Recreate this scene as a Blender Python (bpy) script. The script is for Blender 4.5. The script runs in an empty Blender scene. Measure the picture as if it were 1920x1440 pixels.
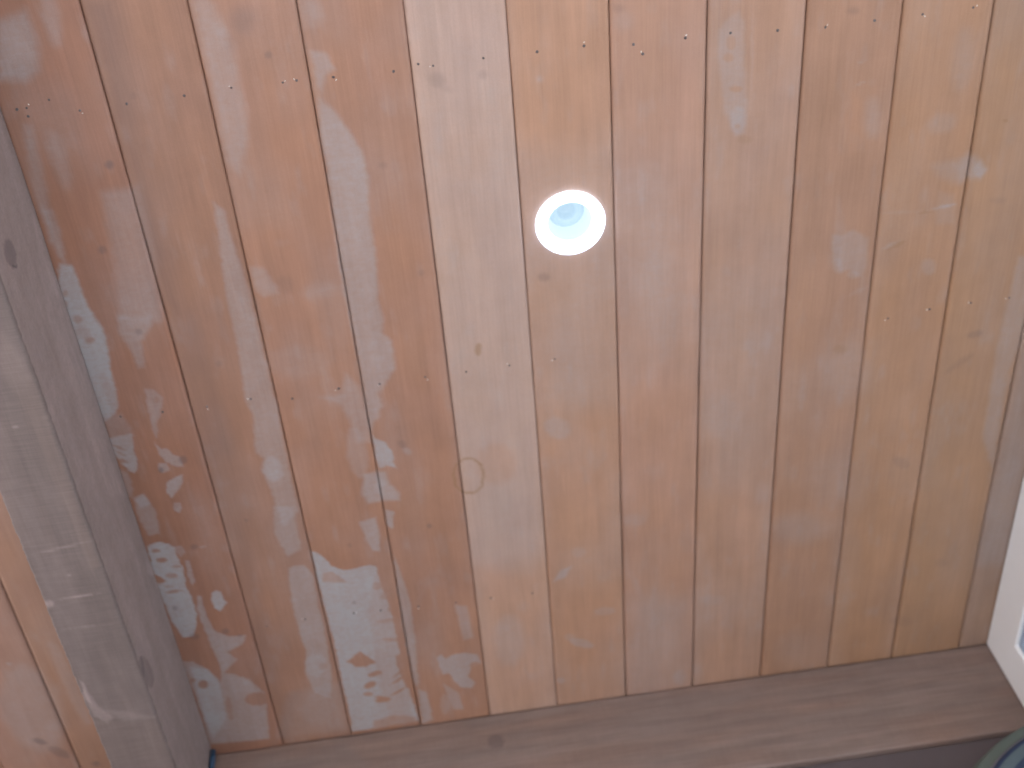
import bpy, math
import bmesh as _bm
import numpy as np
from mathutils import Matrix, Vector

# ------------------------------------------------------------------ camera
CAM_ROT = [[0.9902, 0.12668, -0.05874], [0.06946, -0.81178, -0.57982], [-0.12114, 0.57006, -0.81262]]
CAM_XY = (0.3897, -0.5856)
CAM_TO_CEIL = 1.5382
LENS = 43.608

FLOOR_Z = 0.0
CEIL_Z = 2.42
CAM_Z = CEIL_Z - CAM_TO_CEIL
scene = bpy.context.scene
col = scene.collection
cam_data = bpy.data.cameras.new("camera")
cam = bpy.data.objects.new("camera", cam_data)
col.objects.link(cam)
m = Matrix(CAM_ROT).to_4x4()
m.translation = Vector((CAM_XY[0], CAM_XY[1], CAM_Z))
cam.matrix_world = m
cam_data.sensor_width = 36.0
cam_data.lens = LENS
cam_data.clip_start = 0.02
cam_data.clip_end = 2000.0
cam_data.dof.use_dof = True
cam_data.dof.focus_distance = 1.36
cam_data.dof.aperture_fstop = 5.0
scene.camera = cam

# ------------------------------------------------------------------ light
SUN_EL, SUN_AZ = math.radians(50), math.radians(196)     # azimuth measured from +Y, clockwise
world = bpy.data.worlds.new("World")
scene.world = world
world.use_nodes = True
wn = world.node_tree.nodes
wl = world.node_tree.links
bg = wn["Background"]
sky = wn.new("ShaderNodeTexSky")
sky.sky_type = 'NISHITA'
sky.sun_disc = False
sky.sun_elevation = SUN_EL
sky.sun_rotation = SUN_AZ
wl.new(sky.outputs[0], bg.inputs[0])
bg.inputs[1].default_value = 0.15
sd = bpy.data.lights.new("sun", 'SUN')
sd.energy = 5.0
sd.angle = math.radians(0.5)
sd.color = (1.0, 0.96, 0.91)
sun = bpy.data.objects.new("sun", sd)
col.objects.link(sun)
sdir = Vector((math.sin(SUN_AZ) * math.cos(SUN_EL), math.cos(SUN_AZ) * math.cos(SUN_EL), math.sin(SUN_EL)))
sun.rotation_euler = sdir.to_track_quat('Z', 'Y').to_euler()
sun.location = sdir * 20
scene.view_settings.view_transform = 'Standard'
scene.view_settings.look = 'None'
scene.view_settings.exposure = 1.9
scene.view_settings.gamma = 1.0

# ------------------------------------------------------------------ measured marks (millimetres on each surface)
# kinds: b bleached / dusty, h unbleached gap, d dark spot, w warm (reddish) patch, r brown tide mark, R ring-shaped tide mark
CEILING_MARKS = [
    ('b', [(412, -102), (535, -89), (534, 66), (535, 293), (534, 548), (536, 802), (509, 919), (407, 875), (407, 621), (407, 310), (408, 96)], 0.2, 60),
    ('h', [(495, 130), (487, 155), (469, 169), (449, 166), (434, 148), (431, 122), (439, 98), (457, 85), (476, 88), (491, 105)], 0.3, 40),
    ('h', [(510, -51), (504, -35), (491, -27), (477, -28), (466, -40), (463, -56), (469, -72), (481, -80), (496, -78), (507, -67)], 0.3, 30),
    ('h', [(475, 233), (467, 262), (451, 278), (432, 276), (419, 255), (416, 225), (425, 197), (441, 182), (459, 184), (472, 203)], 0.25, 40),
    ('b', [(528, 127), (666, 136), (666, 311), (663, 578), (539, 559), (535, 293)], 0.22, 110),
    ('b', [(681, 122), (789, 175), (792, 537), (674, 519)], 0.15000000000000002, 198.0),
    ('b', [(797, 24), (914, 74), (951, 780), (805, 755)], 0.11249999999999999, 198.0),
    ('b', [(744, 278), (738, 339), (720, 376), (698, 373), (680, 331), (675, 268), (682, 210), (700, 177), (721, 180), (737, 217)], 0.1875, 72.0),
    ('b', [(671, 1002), (790, 1025), (794, 1266), (663, 1261)], 0.22499999999999998, 108.0),
    ('b', [(765, 397), (759, 441), (743, 466), (723, 463), (706, 433), (701, 388), (707, 346), (723, 322), (742, 325), (758, 353)], 0.15000000000000002, 72.0),
    ('b', [(1059, 578), (1055, 608), (1039, 625), (1017, 622), (998, 599), (989, 567), (993, 538), (1009, 522), (1030, 525), (1049, 547)], 0.22499999999999998, 63.0),
    ('b', [(1056, 527), (1054, 544), (1045, 554), (1034, 552), (1023, 540), (1018, 521), (1020, 504), (1028, 494), (1040, 496), (1050, 508)], 0.15000000000000002, 36.0),
    ('b', [(1067, 800), (1062, 834), (1043, 852), (1016, 848), (993, 822), (983, 785), (988, 752), (1007, 735), (1033, 739), (1056, 764)], 0.15000000000000002, 72.0),
    ('b', [(1024, 901), (1017, 922), (994, 931), (964, 926), (939, 908), (929, 884), (937, 864), (959, 854), (989, 860), (1013, 877)], 0.21000000000000002, 54.0),
    ('b', [(863, 631), (857, 656), (840, 669), (818, 665), (800, 647), (793, 620), (799, 596), (816, 584), (837, 587), (855, 605)], 0.165, 54.0),
    ('b', [(1278, 452), (1281, 396), (1294, 398), (1318, 536), (1301, 616), (1309, 817), (1279, 743), (1273, 559)], 0.3375, 14.4),
    ('b', [(1322, 557), (1320, 727), (1313, 915), (1313, 1044), (1412, 1062)], 0.28500000000000003, 54.0),
    ('d', [(28, -131), (60, -128), (50, 44), (46, 175), (44, 329), (19, 290), (23, 94)], 0.28500000000000003, 56.0),
    ('d', [(44, 293), (62, 331), (69, 484), (60, 740), (45, 959), (44, 1123), (71, 1128), (27, 1244), (17, 779), (19, 456)], 0.165, 35.0),
    ('b', [(-81, -117), (-44, -126), (-42, -86), (-49, -53), (-68, -41), (-103, -45)], 0.5, 25),
    ('b', [(-7.4, -117.5), (-11.0, -94.7), (-17.2, -80.1), (-23.6, -79.4), (-27.7, -93.0), (-28.0, -115.4), (-24.3, -137.9), (-18.2, -151.9), (-12.0, -152.6), (-7.8, -139.5)], 0.3, 20),
    ('b', [(-89, 16), (-79, 18), (-82, 65), (-86, 110), (-97, 156), (-104, 139), (-102, 85)], 0.32, 18.0),
    ('b', [(-101, 128), (-87, 138), (-85, 166), (-92, 223), (-102, 184)], 0.4, 14),
    ('b', [(-48.4, 65.7), (-50.1, 91.6), (-55.4, 108.7), (-62.3, 110.2), (-68.0, 95.4), (-70.5, 70.3), (-68.7, 44.8), (-63.4, 28.4), (-56.7, 27.0), (-51.0, 41.1)], 0.2, 20),
    ('d', [(-52, -40), (-61, -24), (-73, -15), (-85, -17), (-91, -28), (-90, -44), (-82, -59), (-70, -68), (-58, -66), (-52, -56)], 0.11249999999999999, 35.0),
    ('b', [(-18, 119), (31, 118), (27, 222), (11, 324), (-43, 316), (-29, 231)], 0.2992, 25),
    ('b', [(-100, 217), (-84, 221), (-82, 249), (-81, 284), (-73, 312), (-69, 337), (-72, 366), (-77, 393), (-78, 417), (-81, 460), (-89, 474), (-107, 485), (-114, 445), (-113, 342), (-116, 270)], 0.9, 9.0),
    ('h', [(-92.9, 307.8), (-95.2, 311.6), (-99.1, 313.6), (-103.0, 313.1), (-105.6, 310.1), (-105.7, 305.9), (-103.4, 302.1), (-99.5, 300.1), (-95.6, 300.6), (-93.0, 303.6)], 0.55, 7.2),
    ('h', [(-85.3, 344.0), (-87.6, 347.4), (-91.8, 349.1), (-96.3, 348.4), (-99.3, 345.6), (-99.7, 341.8), (-97.4, 338.4), (-93.2, 336.7), (-88.8, 337.4), (-85.7, 340.2)], 0.6, 7.2),
    ('h', [(-88.1, 329.1), (-91.4, 333.9), (-97.3, 336.3), (-103.5, 335.4), (-107.7, 331.5), (-108.2, 326.1), (-104.9, 321.3), (-99.1, 318.9), (-92.9, 319.8), (-88.7, 323.7)], 0.28, 14.4),
    ('h', [(-101.5, 263.6), (-103.1, 267.0), (-105.4, 268.8), (-107.6, 268.5), (-108.8, 266.1), (-108.5, 262.6), (-106.9, 259.3), (-104.6, 257.5), (-102.4, 257.8), (-101.2, 260.1)], 0.6, 5.4),
    ('h', [(-105.4, 280.4), (-106.7, 283.3), (-108.6, 284.9), (-110.4, 284.7), (-111.3, 282.6), (-111.0, 279.6), (-109.6, 276.7), (-107.7, 275.1), (-106.0, 275.4), (-105.1, 277.4)], 0.6, 5.4),
    ('h', [(-80.4, 432.3), (-81.1, 454.3), (-84.5, 468.8), (-89.4, 470.1), (-93.8, 457.7), (-95.9, 436.5), (-95.1, 414.8), (-91.7, 400.7), (-87.0, 399.5), (-82.6, 411.5)], 0.18, 12),
    ('b', [(-107, 482), (-82, 475), (-74, 499), (-73, 516), (-109, 517)], 0.3, 14.4),
    ('b', [(-112, 517), (-75, 513), (-77, 536), (-81, 547), (-79, 563), (-83, 582), (-89, 588), (-97, 581), (-104, 563), (-110, 551)], 0.78, 5.4),
    ('h', [(-111.8, 527.0), (-101.4, 538.3), (-88.5, 545.3), (-98.9, 533.9)], 0.6, 3.6),
    ('h', [(-110.5, 537.5), (-102.6, 547.9), (-92.5, 555.0), (-100.4, 544.5)], 0.6, 3.6),
    ('h', [(-108.9, 556.4), (-102.5, 565.6), (-92.3, 567.5), (-98.7, 558.3)], 0.7, 3.6),
    ('b', [(-108, 578), (-98, 585), (-98, 617), (-106, 637), (-111, 625)], 0.4, 10.8),
    ('b', [(-102, 635), (-85, 630), (-80, 652), (-76, 664), (-76, 687), (-80, 714), (-99, 717), (-104, 676)], 0.42, 6.75),
    ('b', [(-100.4, 640.1), (-86.5, 630.5), (-79.9, 651.4), (-86.2, 656.9), (-97.3, 655.0)], 0.55, 5.4),
    ('b', [(-65.7, 745.8), (-52.6, 744.7), (-49.3, 760.5), (-60.0, 770.4)], 0.35, 4.050000000000001),
    ('b', [(-106, 740), (-98, 734), (-84, 732), (-72, 739), (-63, 747), (-65, 764), (-61, 790), (-62, 812), (-65, 842), (-61, 861), (-62, 899), (-66, 924), (-78, 950), (-95, 950), (-105, 909), (-109, 840), (-108, 779)], 0.92, 4.050000000000001),
    ('h', [(-88.2, 751.1), (-90.0, 753.1), (-93.6, 754.0), (-97.6, 753.2), (-100.5, 751.2), (-101.3, 748.7), (-99.5, 746.6), (-95.9, 745.8), (-91.8, 746.5), (-88.9, 748.5)], 0.8, 2.7),
    ('h', [(-81.1, 772.4), (-83.6, 775.4), (-88.6, 776.6), (-94.2, 775.6), (-98.3, 772.7), (-99.2, 769.0), (-96.7, 766.0), (-91.7, 764.8), (-86.1, 765.8), (-82.1, 768.7)], 0.8, 2.7),
    ('h', [(-109.2, 797.0), (-99.5, 807.2), (-93.3, 818.1), (-104.7, 822.0), (-110.0, 815.0)], 0.95, 2.7),
    ('h', [(-72.1, 808.8), (-74.8, 811.8), (-80.2, 813.0), (-86.4, 811.8), (-90.9, 808.8), (-92.1, 805.0), (-89.4, 802.0), (-83.9, 800.8), (-77.8, 802.0), (-73.2, 805.0)], 0.6, 2.7),
    ('h', [(-103, 843), (-87, 847), (-70, 842), (-86, 838)], 0.7, 2.7),
    ('h', [(-61.9, 790.2), (-63.8, 792.0), (-67.8, 792.5), (-72.4, 791.7), (-75.8, 789.7), (-76.8, 787.4), (-74.9, 785.7), (-70.9, 785.1), (-66.3, 786.0), (-62.9, 787.9)], 0.6, 2.7),
    ('h', [(-82.6, 832.3), (-84.7, 834.1), (-89.2, 834.6), (-94.3, 833.6), (-98.2, 831.5), (-99.4, 829.2), (-97.3, 827.4), (-92.8, 826.9), (-87.6, 827.9), (-83.8, 830.0)], 0.4, 2.7),
    ('b', [(-55, 777), (-47, 781), (-48, 824), (-54, 835), (-57, 813)], 0.5, 4.050000000000001),
    ('b', [(-28, 857), (-20, 852), (-11, 858), (-10, 874), (-7, 884), (-23, 900), (-30, 892), (-32, 873)], 0.88, 4.050000000000001),
    ('b', [(-51, 857), (-45, 861), (-47, 895), (-45, 921), (-39, 948), (-19, 962), (9, 965), (-1, 986), (-31, 999), (-16, 1021), (-32, 1034), (-46, 1050), (-27, 1057), (-5, 1078), (14, 1116), (-1, 1238), (-107, 1230), (-105, 1149), (-108, 1035), (-111, 1007), (-92, 1011), (-71, 1036), (-57, 1073), (-48, 1033), (-53, 985), (-57, 925), (-59, 887)], 0.55, 5.4),
    ('b', [(-98, 1023), (-73, 1034), (-60, 1061), (-61, 1115), (-67, 1171), (-100, 1216), (-103, 1149), (-102, 1092)], 0.85, 8.100000000000001),
    ('h', [(-78.1, 1072.9), (-81.1, 1078.8), (-86.4, 1081.8), (-92.0, 1080.6), (-95.6, 1075.8), (-96.0, 1069.1), (-92.9, 1063.2), (-87.6, 1060.3), (-82.1, 1061.4), (-78.5, 1066.2)], 0.85, 4.050000000000001),
    ('h', [(-96.4, 1057.9), (-98.0, 1060.8), (-101.1, 1062.2), (-104.4, 1061.5), (-106.7, 1059.0), (-107.0, 1055.7), (-105.3, 1052.8), (-102.2, 1051.4), (-98.9, 1052.1), (-96.7, 1054.6)], 0.7, 4.050000000000001),
    ('h', [(19, 1132), (13, 1141), (1, 1146), (-13, 1143), (-23, 1134), (-25, 1122), (-19, 1113), (-7, 1109), (7, 1111), (17, 1120)], 0.8, 5.4),
    ('h', [(-49.7, 1141.5), (-52.5, 1161.4), (-56.3, 1173.9), (-59.9, 1174.1), (-61.7, 1161.9), (-61.1, 1142.0), (-58.4, 1122.3), (-54.6, 1110.1), (-51.1, 1109.9), (-49.2, 1121.8)], 0.5, 6.75),
    ('h', [(13, 1005), (9, 1011), (0, 1016), (-11, 1018), (-21, 1016), (-24, 1011), (-20, 1005), (-11, 1001), (0, 999), (9, 1000)], 0.7, 5.4),
    ('b', [(-43, 307), (-24, 314), (2, 314), (-2, 331), (-23, 355), (-29, 399), (-37, 399), (-42, 362), (-50, 333)], 0.396, 13.0),
    ('b', [(-37, 436), (-24, 440), (-16, 455), (-21, 474), (-33, 497), (-42, 528), (-43, 511), (-41, 471)], 0.396, 7.800000000000001),
    ('h', [(-21.2, 459.6), (-22.7, 462.8), (-25.1, 464.5), (-27.4, 464.2), (-28.8, 461.8), (-28.8, 458.4), (-27.3, 455.2), (-24.9, 453.4), (-22.6, 453.8), (-21.2, 456.1)], 0.5, 7.800000000000001),
    ('b', [(-45, 534), (-39, 549), (-30, 549), (-25, 562), (-16, 568), (-14, 588), (-25, 586), (-39, 573), (-45, 557)], 0.5, 5.4),
    ('b', [(-49.6, 574.7), (-37.9, 576.7), (-36.5, 591.7), (-47.9, 595.1), (-52.5, 586.9)], 0.5, 5.4),
    ('b', [(-48, 617), (-32, 606), (-18, 602), (-22, 620), (-34, 633), (-46, 646), (-50, 636)], 0.6, 4.5),
    ('b', [(-44.4, 655.4), (-34.8, 657.1), (-33.9, 668.3), (-41.2, 678.2), (-47.7, 670.4)], 0.5, 3.375),
    ('b', [(122, 153), (133, 167), (142, 307), (144, 418), (145, 496), (142, 636), (142, 708), (112, 737), (107, 657), (100, 613), (108, 593), (97, 580), (100, 560), (108, 510), (101, 479), (105, 431), (109, 375), (109, 303)], 0.3696, 10.4),
    ('b', [(133, 613), (131, 630), (123, 641), (114, 643), (106, 634), (103, 618), (106, 602), (113, 591), (122, 589), (130, 598)], 0.35, 7.2),
    ('b', [(105, 690), (134, 696), (133, 788), (109, 802), (97, 746)], 0.36, 8.100000000000001),
    ('b', [(105, 826), (116, 823), (132, 824), (143, 850), (140, 913), (140, 1004), (135, 1099), (125, 1154), (99, 1134), (91, 1076), (102, 1023), (98, 982), (97, 930), (100, 880)], 0.46, 5.4),
    ('b', [(130, 1067), (124, 1084), (113, 1093), (102, 1091), (95, 1078), (94, 1060), (100, 1043), (111, 1035), (122, 1037), (130, 1049)], 0.45, 8.100000000000001),
    ('h', [(132.8, 1070.7), (130.5, 1075.2), (125.9, 1077.3), (120.8, 1076.2), (117.2, 1072.4), (116.4, 1067.4), (118.7, 1062.9), (123.3, 1060.9), (128.3, 1061.9), (132.0, 1065.7)], 0.4, 5.4),
    ('b', [(53, 1125), (150, 1116), (140, 1247), (13, 1241)], 0.2, 30),
    ('b', [(155, -124), (174, -115), (187, -60), (189, 10), (184, 69), (164, 119), (151, 95), (151, -1)], 0.31679999999999997, 22),
    ('b', [(186.8, -77.0), (184.3, -73.3), (179.3, -71.5), (173.7, -72.1), (169.7, -75.0), (168.8, -79.1), (171.3, -82.7), (176.3, -84.6), (181.8, -84.0), (185.8, -81.1)], 0.22, 20.8),
    ('d', [(223, -84), (218, -75), (209, -69), (200, -70), (193, -77), (192, -88), (197, -97), (206, -103), (215, -102), (222, -95)], 0.26249999999999996, 28.0),
    ('d', [(198.3, -58.8), (195.0, -51.1), (189.5, -46.7), (183.9, -47.3), (180.3, -52.8), (180.2, -60.8), (183.5, -68.4), (189.0, -72.7), (194.5, -72.1), (198.1, -66.8)], 0.15000000000000002, 19.599999999999998),
    ('b', [(152, 257), (167, 260), (181, 291), (182, 304), (161, 307), (150, 291)], 0.3696, 15.600000000000001),
    ('d', [(203.6, 288.0), (204.3, 297.3), (200.9, 304.9), (194.7, 307.8), (188.2, 305.0), (183.8, 297.5), (183.2, 288.2), (186.6, 280.7), (192.8, 277.8), (199.2, 280.6)], 0.165, 16.799999999999997),
    ('b', [(267, 307), (261, 314), (248, 319), (232, 320), (219, 317), (214, 310), (219, 302), (232, 297), (248, 296), (261, 300)], 0.1936, 26.0),
    ('b', [(236, 432), (225, 447), (200, 454), (171, 449), (150, 436), (144, 418), (156, 403), (181, 396), (209, 401), (230, 414)], 0.132, 30),
    ('b', [(255, 454), (273, 484), (276, 547), (275, 589), (253, 583), (248, 543), (240, 511), (211, 491), (243, 491)], 0.31679999999999997, 15.600000000000001),
    ('b', [(267, 605), (264, 636), (256, 656), (246, 657), (237, 638), (234, 607), (238, 576), (246, 557), (256, 557), (264, 575)], 0.25, 14),
    ('b', [(233, 747), (262, 741), (264, 776), (258, 817), (247, 811), (239, 778)], 0.55, 8.100000000000001),
    ('b', [(148, 797), (160, 802), (168, 816), (174, 832), (192, 847), (209, 848), (235, 843), (247, 848), (250, 896), (259, 948), (261, 1028), (264, 1140), (275, 1249), (149, 1252), (153, 1190), (151, 1145), (152, 1103), (153, 1020), (150, 940), (149, 889), (148, 839)], 0.95, 4.050000000000001),
    ('h', [(158, 848), (174, 846), (192, 870), (196, 877), (155, 867)], 0.55, 4.050000000000001),
    ('h', [(242, 869), (265, 886), (270, 1030), (273, 1114), (264, 1247), (221, 1237), (216, 1088), (220, 954)], 0.28, 16),
    ('h', [(251.5, 894.6), (249.3, 900.1), (244.8, 902.9), (239.9, 902.0), (236.4, 897.6), (235.6, 891.6), (237.9, 886.1), (242.4, 883.3), (247.3, 884.2), (250.8, 888.5)], 0.6, 4.050000000000001),
    ('h', [(273, 914), (271, 920), (265, 926), (257, 928), (249, 927), (246, 922), (248, 915), (254, 910), (262, 907), (270, 909)], 0.55, 5.4),
    ('h', [(266.1, 952.4), (264.2, 957.4), (260.7, 960.0), (256.8, 959.2), (254.0, 955.4), (253.5, 949.9), (255.4, 945.0), (258.9, 942.4), (262.8, 943.1), (265.5, 946.9)], 0.6, 4.050000000000001),
    ('h', [(274, 978), (269, 981), (258, 983), (245, 983), (234, 981), (230, 978), (234, 975), (245, 973), (259, 973), (270, 975)], 0.5, 5.4),
    ('h', [(270, 1032), (266, 1034), (257, 1033), (246, 1030), (237, 1025), (234, 1021), (238, 1019), (248, 1020), (259, 1023), (267, 1028)], 0.55, 4.050000000000001),
    ('h', [(164, 1066), (175, 1060), (186, 1049), (194, 1043), (200, 1054), (218, 1077), (206, 1082), (200, 1086), (183, 1083), (173, 1071)], 0.95, 2.0250000000000004),
    ('h', [(224, 1104), (221, 1109), (215, 1112), (207, 1114), (200, 1112), (197, 1109), (200, 1104), (206, 1101), (214, 1099), (221, 1100)], 0.9, 2.7),
    ('h', [(211.3, 1130.1), (209.5, 1135.7), (203.6, 1140.6), (196.0, 1142.9), (189.6, 1141.8), (186.7, 1137.7), (188.6, 1132.1), (194.4, 1127.2), (202.0, 1124.9), (208.4, 1126.0)], 0.9, 2.7),
    ('h', [(201.4, 1158.9), (199.2, 1161.9), (194.2, 1162.9), (188.4, 1161.7), (183.9, 1158.6), (182.6, 1154.9), (184.8, 1152.0), (189.8, 1150.9), (195.6, 1152.2), (200.1, 1155.2)], 0.8, 2.7),
    ('h', [(221.1, 1171.8), (219.0, 1174.0), (214.0, 1174.5), (208.2, 1173.2), (203.7, 1170.7), (202.2, 1167.8), (204.3, 1165.7), (209.3, 1165.2), (215.1, 1166.4), (219.6, 1168.9)], 0.8, 2.7),
    ('h', [(231, 1178), (228, 1182), (221, 1185), (212, 1185), (205, 1182), (202, 1178), (205, 1174), (212, 1171), (221, 1171), (228, 1174)], 0.9, 2.7),
    ('h', [(226, 1174), (247, 1165), (267, 1150), (245, 1159)], 0.9, 1.35),
    ('h', [(231, 1143), (253, 1133), (273, 1116), (251, 1127)], 0.9, 1.35),
    ('h', [(234, 1128), (253, 1118), (269, 1102), (251, 1112)], 0.8, 1.35),
    ('h', [(253, 1070), (270, 1060), (273, 1114), (273, 1171), (262, 1154), (256, 1113), (252, 1095)], 0.9, 4.050000000000001),
    ('h', [(192, 1231), (232, 1222), (270, 1237), (274, 1261), (189, 1250)], 0.6, 10.8),
    ('b', [(124, 1183), (115, 1207), (98, 1220), (81, 1216), (69, 1197), (68, 1171), (77, 1148), (94, 1135), (111, 1139), (123, 1157)], 0.15, 20),
    ('b', [(283.4, -103.0), (298.8, -101.3), (302.1, -81.0), (291.1, -61.9), (283.7, -69.5)], 0.264, 26.0),
    ('b', [(284, -39), (303, -33), (311, -11), (298, -5), (290, 14), (284, 7)], 0.3696, 10.4),
    ('b', [(285, 25), (300, 42), (313, 69), (329, 106), (331, 141), (325, 196), (326, 255), (319, 333), (323, 370), (319, 392), (330, 408), (328, 456), (310, 484), (300, 496), (300, 521), (293, 545), (283, 551), (278, 573), (274, 557), (276, 487), (275, 381), (273, 291), (278, 150), (278, 73)], 0.48400000000000004, 13.0),
    ('b', [(278, 573), (283, 582), (296, 592), (305, 611), (308, 626), (304, 632), (306, 645), (293, 637), (281, 643), (278, 621)], 0.75, 5.4),
    ('b', [(256, 650), (280, 648), (289, 650), (291, 673), (305, 698), (305, 712), (272, 709), (253, 711), (246, 687)], 0.55, 12.6),
    ('b', [(275, 660), (286, 666), (282, 699), (265, 690)], 0.4, 9.0),
    ('b', [(279, 727), (292, 735), (285, 771), (276, 761)], 0.55, 4.050000000000001),
    ('b', [(280, 827), (287, 871), (295, 942), (292, 1034), (285, 1159), (277, 1143), (275, 1031), (276, 913)], 0.5, 5.4),
    ('b', [(283, 1159), (297, 1176), (301, 1251), (280, 1258)], 0.55, 5.4),
    ('b', [(324, 1089), (334, 1079), (340, 1094), (351, 1085), (376, 1084), (398, 1094), (402, 1119), (382, 1125), (376, 1147), (388, 1166), (379, 1179), (358, 1172), (349, 1149), (343, 1131), (331, 1133)], 0.6, 4.050000000000001),
    ('h', [(403.5, 1123.7), (400.8, 1129.0), (394.7, 1131.3), (387.7, 1129.9), (382.2, 1125.1), (380.6, 1119.0), (383.3, 1113.7), (389.3, 1111.4), (396.3, 1112.8), (401.8, 1117.5)], 0.8, 4.050000000000001),
    ('b', [(369, 962), (390, 969), (394, 1050), (377, 1052)], 0.35, 8.100000000000001),
    ('b', [(329, 1154), (355, 1188), (360, 1234), (341, 1230)], 0.4, 4.050000000000001),
    ('b', [(337.2, 1214.3), (333.7, 1231.1), (327.7, 1240.7), (321.7, 1239.4), (317.9, 1227.7), (317.8, 1210.2), (321.5, 1193.5), (327.3, 1184.1), (333.3, 1185.4), (337.1, 1196.9)], 0.25, 6.75),
    ('d', [(327.6, 605.4), (324.4, 607.8), (320.1, 607.0), (316.5, 603.5), (315.0, 598.5), (316.0, 594.0), (319.2, 591.6), (323.5, 592.4), (327.0, 595.9), (328.6, 600.9)], 0.26249999999999996, 7.0),
    ('b', [(333.4, 620.3), (330.5, 622.2), (326.4, 621.1), (322.8, 617.5), (321.0, 612.8), (321.7, 608.7), (324.7, 606.9), (328.7, 607.9), (332.3, 611.5), (334.1, 616.2)], 0.35, 7.2),
    ('R', [(444, 684), (437, 706), (424, 717), (408, 714), (397, 699), (395, 676), (401, 655), (415, 644), (430, 646), (441, 662)], 0.95, 2.4),
    ('d', [(445.7, 26.6), (440.2, 29.0), (433.8, 27.4), (429.1, 22.2), (427.8, 15.5), (430.5, 9.9), (436.0, 7.4), (442.3, 9.1), (447.1, 14.2), (448.4, 20.9)], 0.1875, 12.6),
    ('d', [(503.4, 18.6), (501.9, 22.3), (498.6, 24.3), (494.7, 23.8), (491.8, 21.1), (491.0, 17.2), (492.5, 13.5), (495.8, 11.6), (499.6, 12.0), (502.5, 14.7)], 0.1875, 9.799999999999999),
    ('d', [(455.1, 36.2), (452.0, 37.5), (447.0, 35.9), (442.1, 32.2), (439.3, 27.7), (439.5, 24.2), (442.6, 22.9), (447.6, 24.4), (452.4, 28.2), (455.3, 32.7)], 0.11249999999999999, 9.799999999999999),
    ('r', [(459.9, 442.8), (457.3, 449.5), (454.0, 453.0), (451.1, 451.9), (449.9, 446.8), (450.7, 439.5), (453.2, 432.8), (456.5, 429.4), (459.4, 430.4), (460.6, 435.5)], 0.6, 4),
    ('w', [(498, 669), (490, 694), (472, 707), (451, 703), (435, 684), (431, 658), (439, 634), (457, 621), (478, 624), (494, 643)], 0.4, 25),
    ('w', [(412, 876), (538, 899), (531, 1263), (406, 1256)], 0.45, 110),
    ('b', [(486, 1073), (477, 1113), (461, 1135), (444, 1131), (431, 1103), (429, 1062), (437, 1024), (453, 1003), (470, 1006), (483, 1033)], 0.25, 30),
    ('b', [(586, 621), (579, 629), (566, 630), (554, 622), (546, 609), (546, 595), (554, 587), (566, 586), (579, 594), (586, 607)], 0.28, 14),
    ('b', [(543, 941), (565, 932), (577, 907), (555, 916)], 0.55, 8.100000000000001),
    ('b', [(650, 1030), (647, 1036), (637, 1039), (625, 1038), (616, 1034), (612, 1027), (615, 1021), (625, 1018), (636, 1019), (646, 1023)], 0.315, 7.2),
    ('b', [(609, 1113), (603, 1117), (591, 1115), (577, 1108), (567, 1099), (564, 1090), (569, 1086), (581, 1088), (595, 1095), (605, 1105)], 0.5, 5.4),
    ('b', [(575.0, 1084.3), (572.9, 1089.6), (567.9, 1092.1), (562.0, 1090.9), (557.3, 1086.5), (555.7, 1080.5), (557.8, 1075.2), (562.8, 1072.7), (568.7, 1073.9), (573.3, 1078.3)], 0.3, 8.100000000000001),
    ('b', [(553.5, 1195.1), (551.6, 1199.9), (547.0, 1202.1), (541.5, 1201.0), (537.2, 1196.9), (535.7, 1191.4), (537.7, 1186.7), (542.2, 1184.5), (547.7, 1185.6), (552.0, 1189.7)], 0.4, 4.050000000000001),
    ('b', [(603, 880), (600, 887), (593, 890), (585, 889), (579, 883), (577, 876), (580, 869), (586, 866), (594, 867), (600, 873)], 0.2, 8.100000000000001),
    ('b', [(574.6, 32.8), (573.8, 35.3), (571.9, 36.7), (569.8, 36.4), (568.1, 34.6), (567.6, 32.0), (568.4, 29.5), (570.2, 28.1), (572.4, 28.4), (574.1, 30.2)], 0.4, 10.4),
    ('w', [(543, 977), (664, 987), (664, 1254), (533, 1259)], 0.35, 90),
    ('d', [(569.5, 332.7), (567.5, 336.6), (562.7, 338.6), (557.0, 337.7), (552.5, 334.5), (551.0, 330.1), (553.0, 326.2), (557.7, 324.3), (563.5, 325.1), (568.0, 328.3)], 0.30000000000000004, 9.799999999999999),
    ('b', [(707, 826), (703, 834), (693, 837), (681, 835), (671, 828), (667, 819), (671, 811), (681, 808), (694, 810), (703, 817)], 0.1875, 18.0),
    ('b', [(780.8, 1233.7), (778.6, 1245.5), (772.5, 1251.9), (764.9, 1250.3), (758.7, 1241.4), (756.3, 1228.6), (758.6, 1217.0), (764.6, 1210.7), (772.1, 1212.3), (778.3, 1221.0)], 0.22499999999999998, 14.4),
    ('b', [(696.3, -30.2), (693.8, -23.1), (687.5, -19.3), (679.8, -20.1), (673.6, -25.4), (671.4, -33.0), (673.9, -40.1), (680.2, -43.9), (687.9, -43.0), (694.0, -37.8)], 0.15000000000000002, 21.6),
    ('d', [(684.2, -48.9), (682.8, -45.8), (679.3, -44.2), (675.1, -44.7), (671.7, -47.0), (670.4, -50.4), (671.8, -53.5), (675.3, -55.1), (679.5, -54.6), (682.9, -52.3)], 0.22499999999999998, 11.2),
    ('b', [(807, -4), (818, -17), (834, -29), (842, -14), (845, 66), (851, 105), (850, 143), (835, 145), (819, 108), (810, 40)], 0.315, 10.8),
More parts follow.
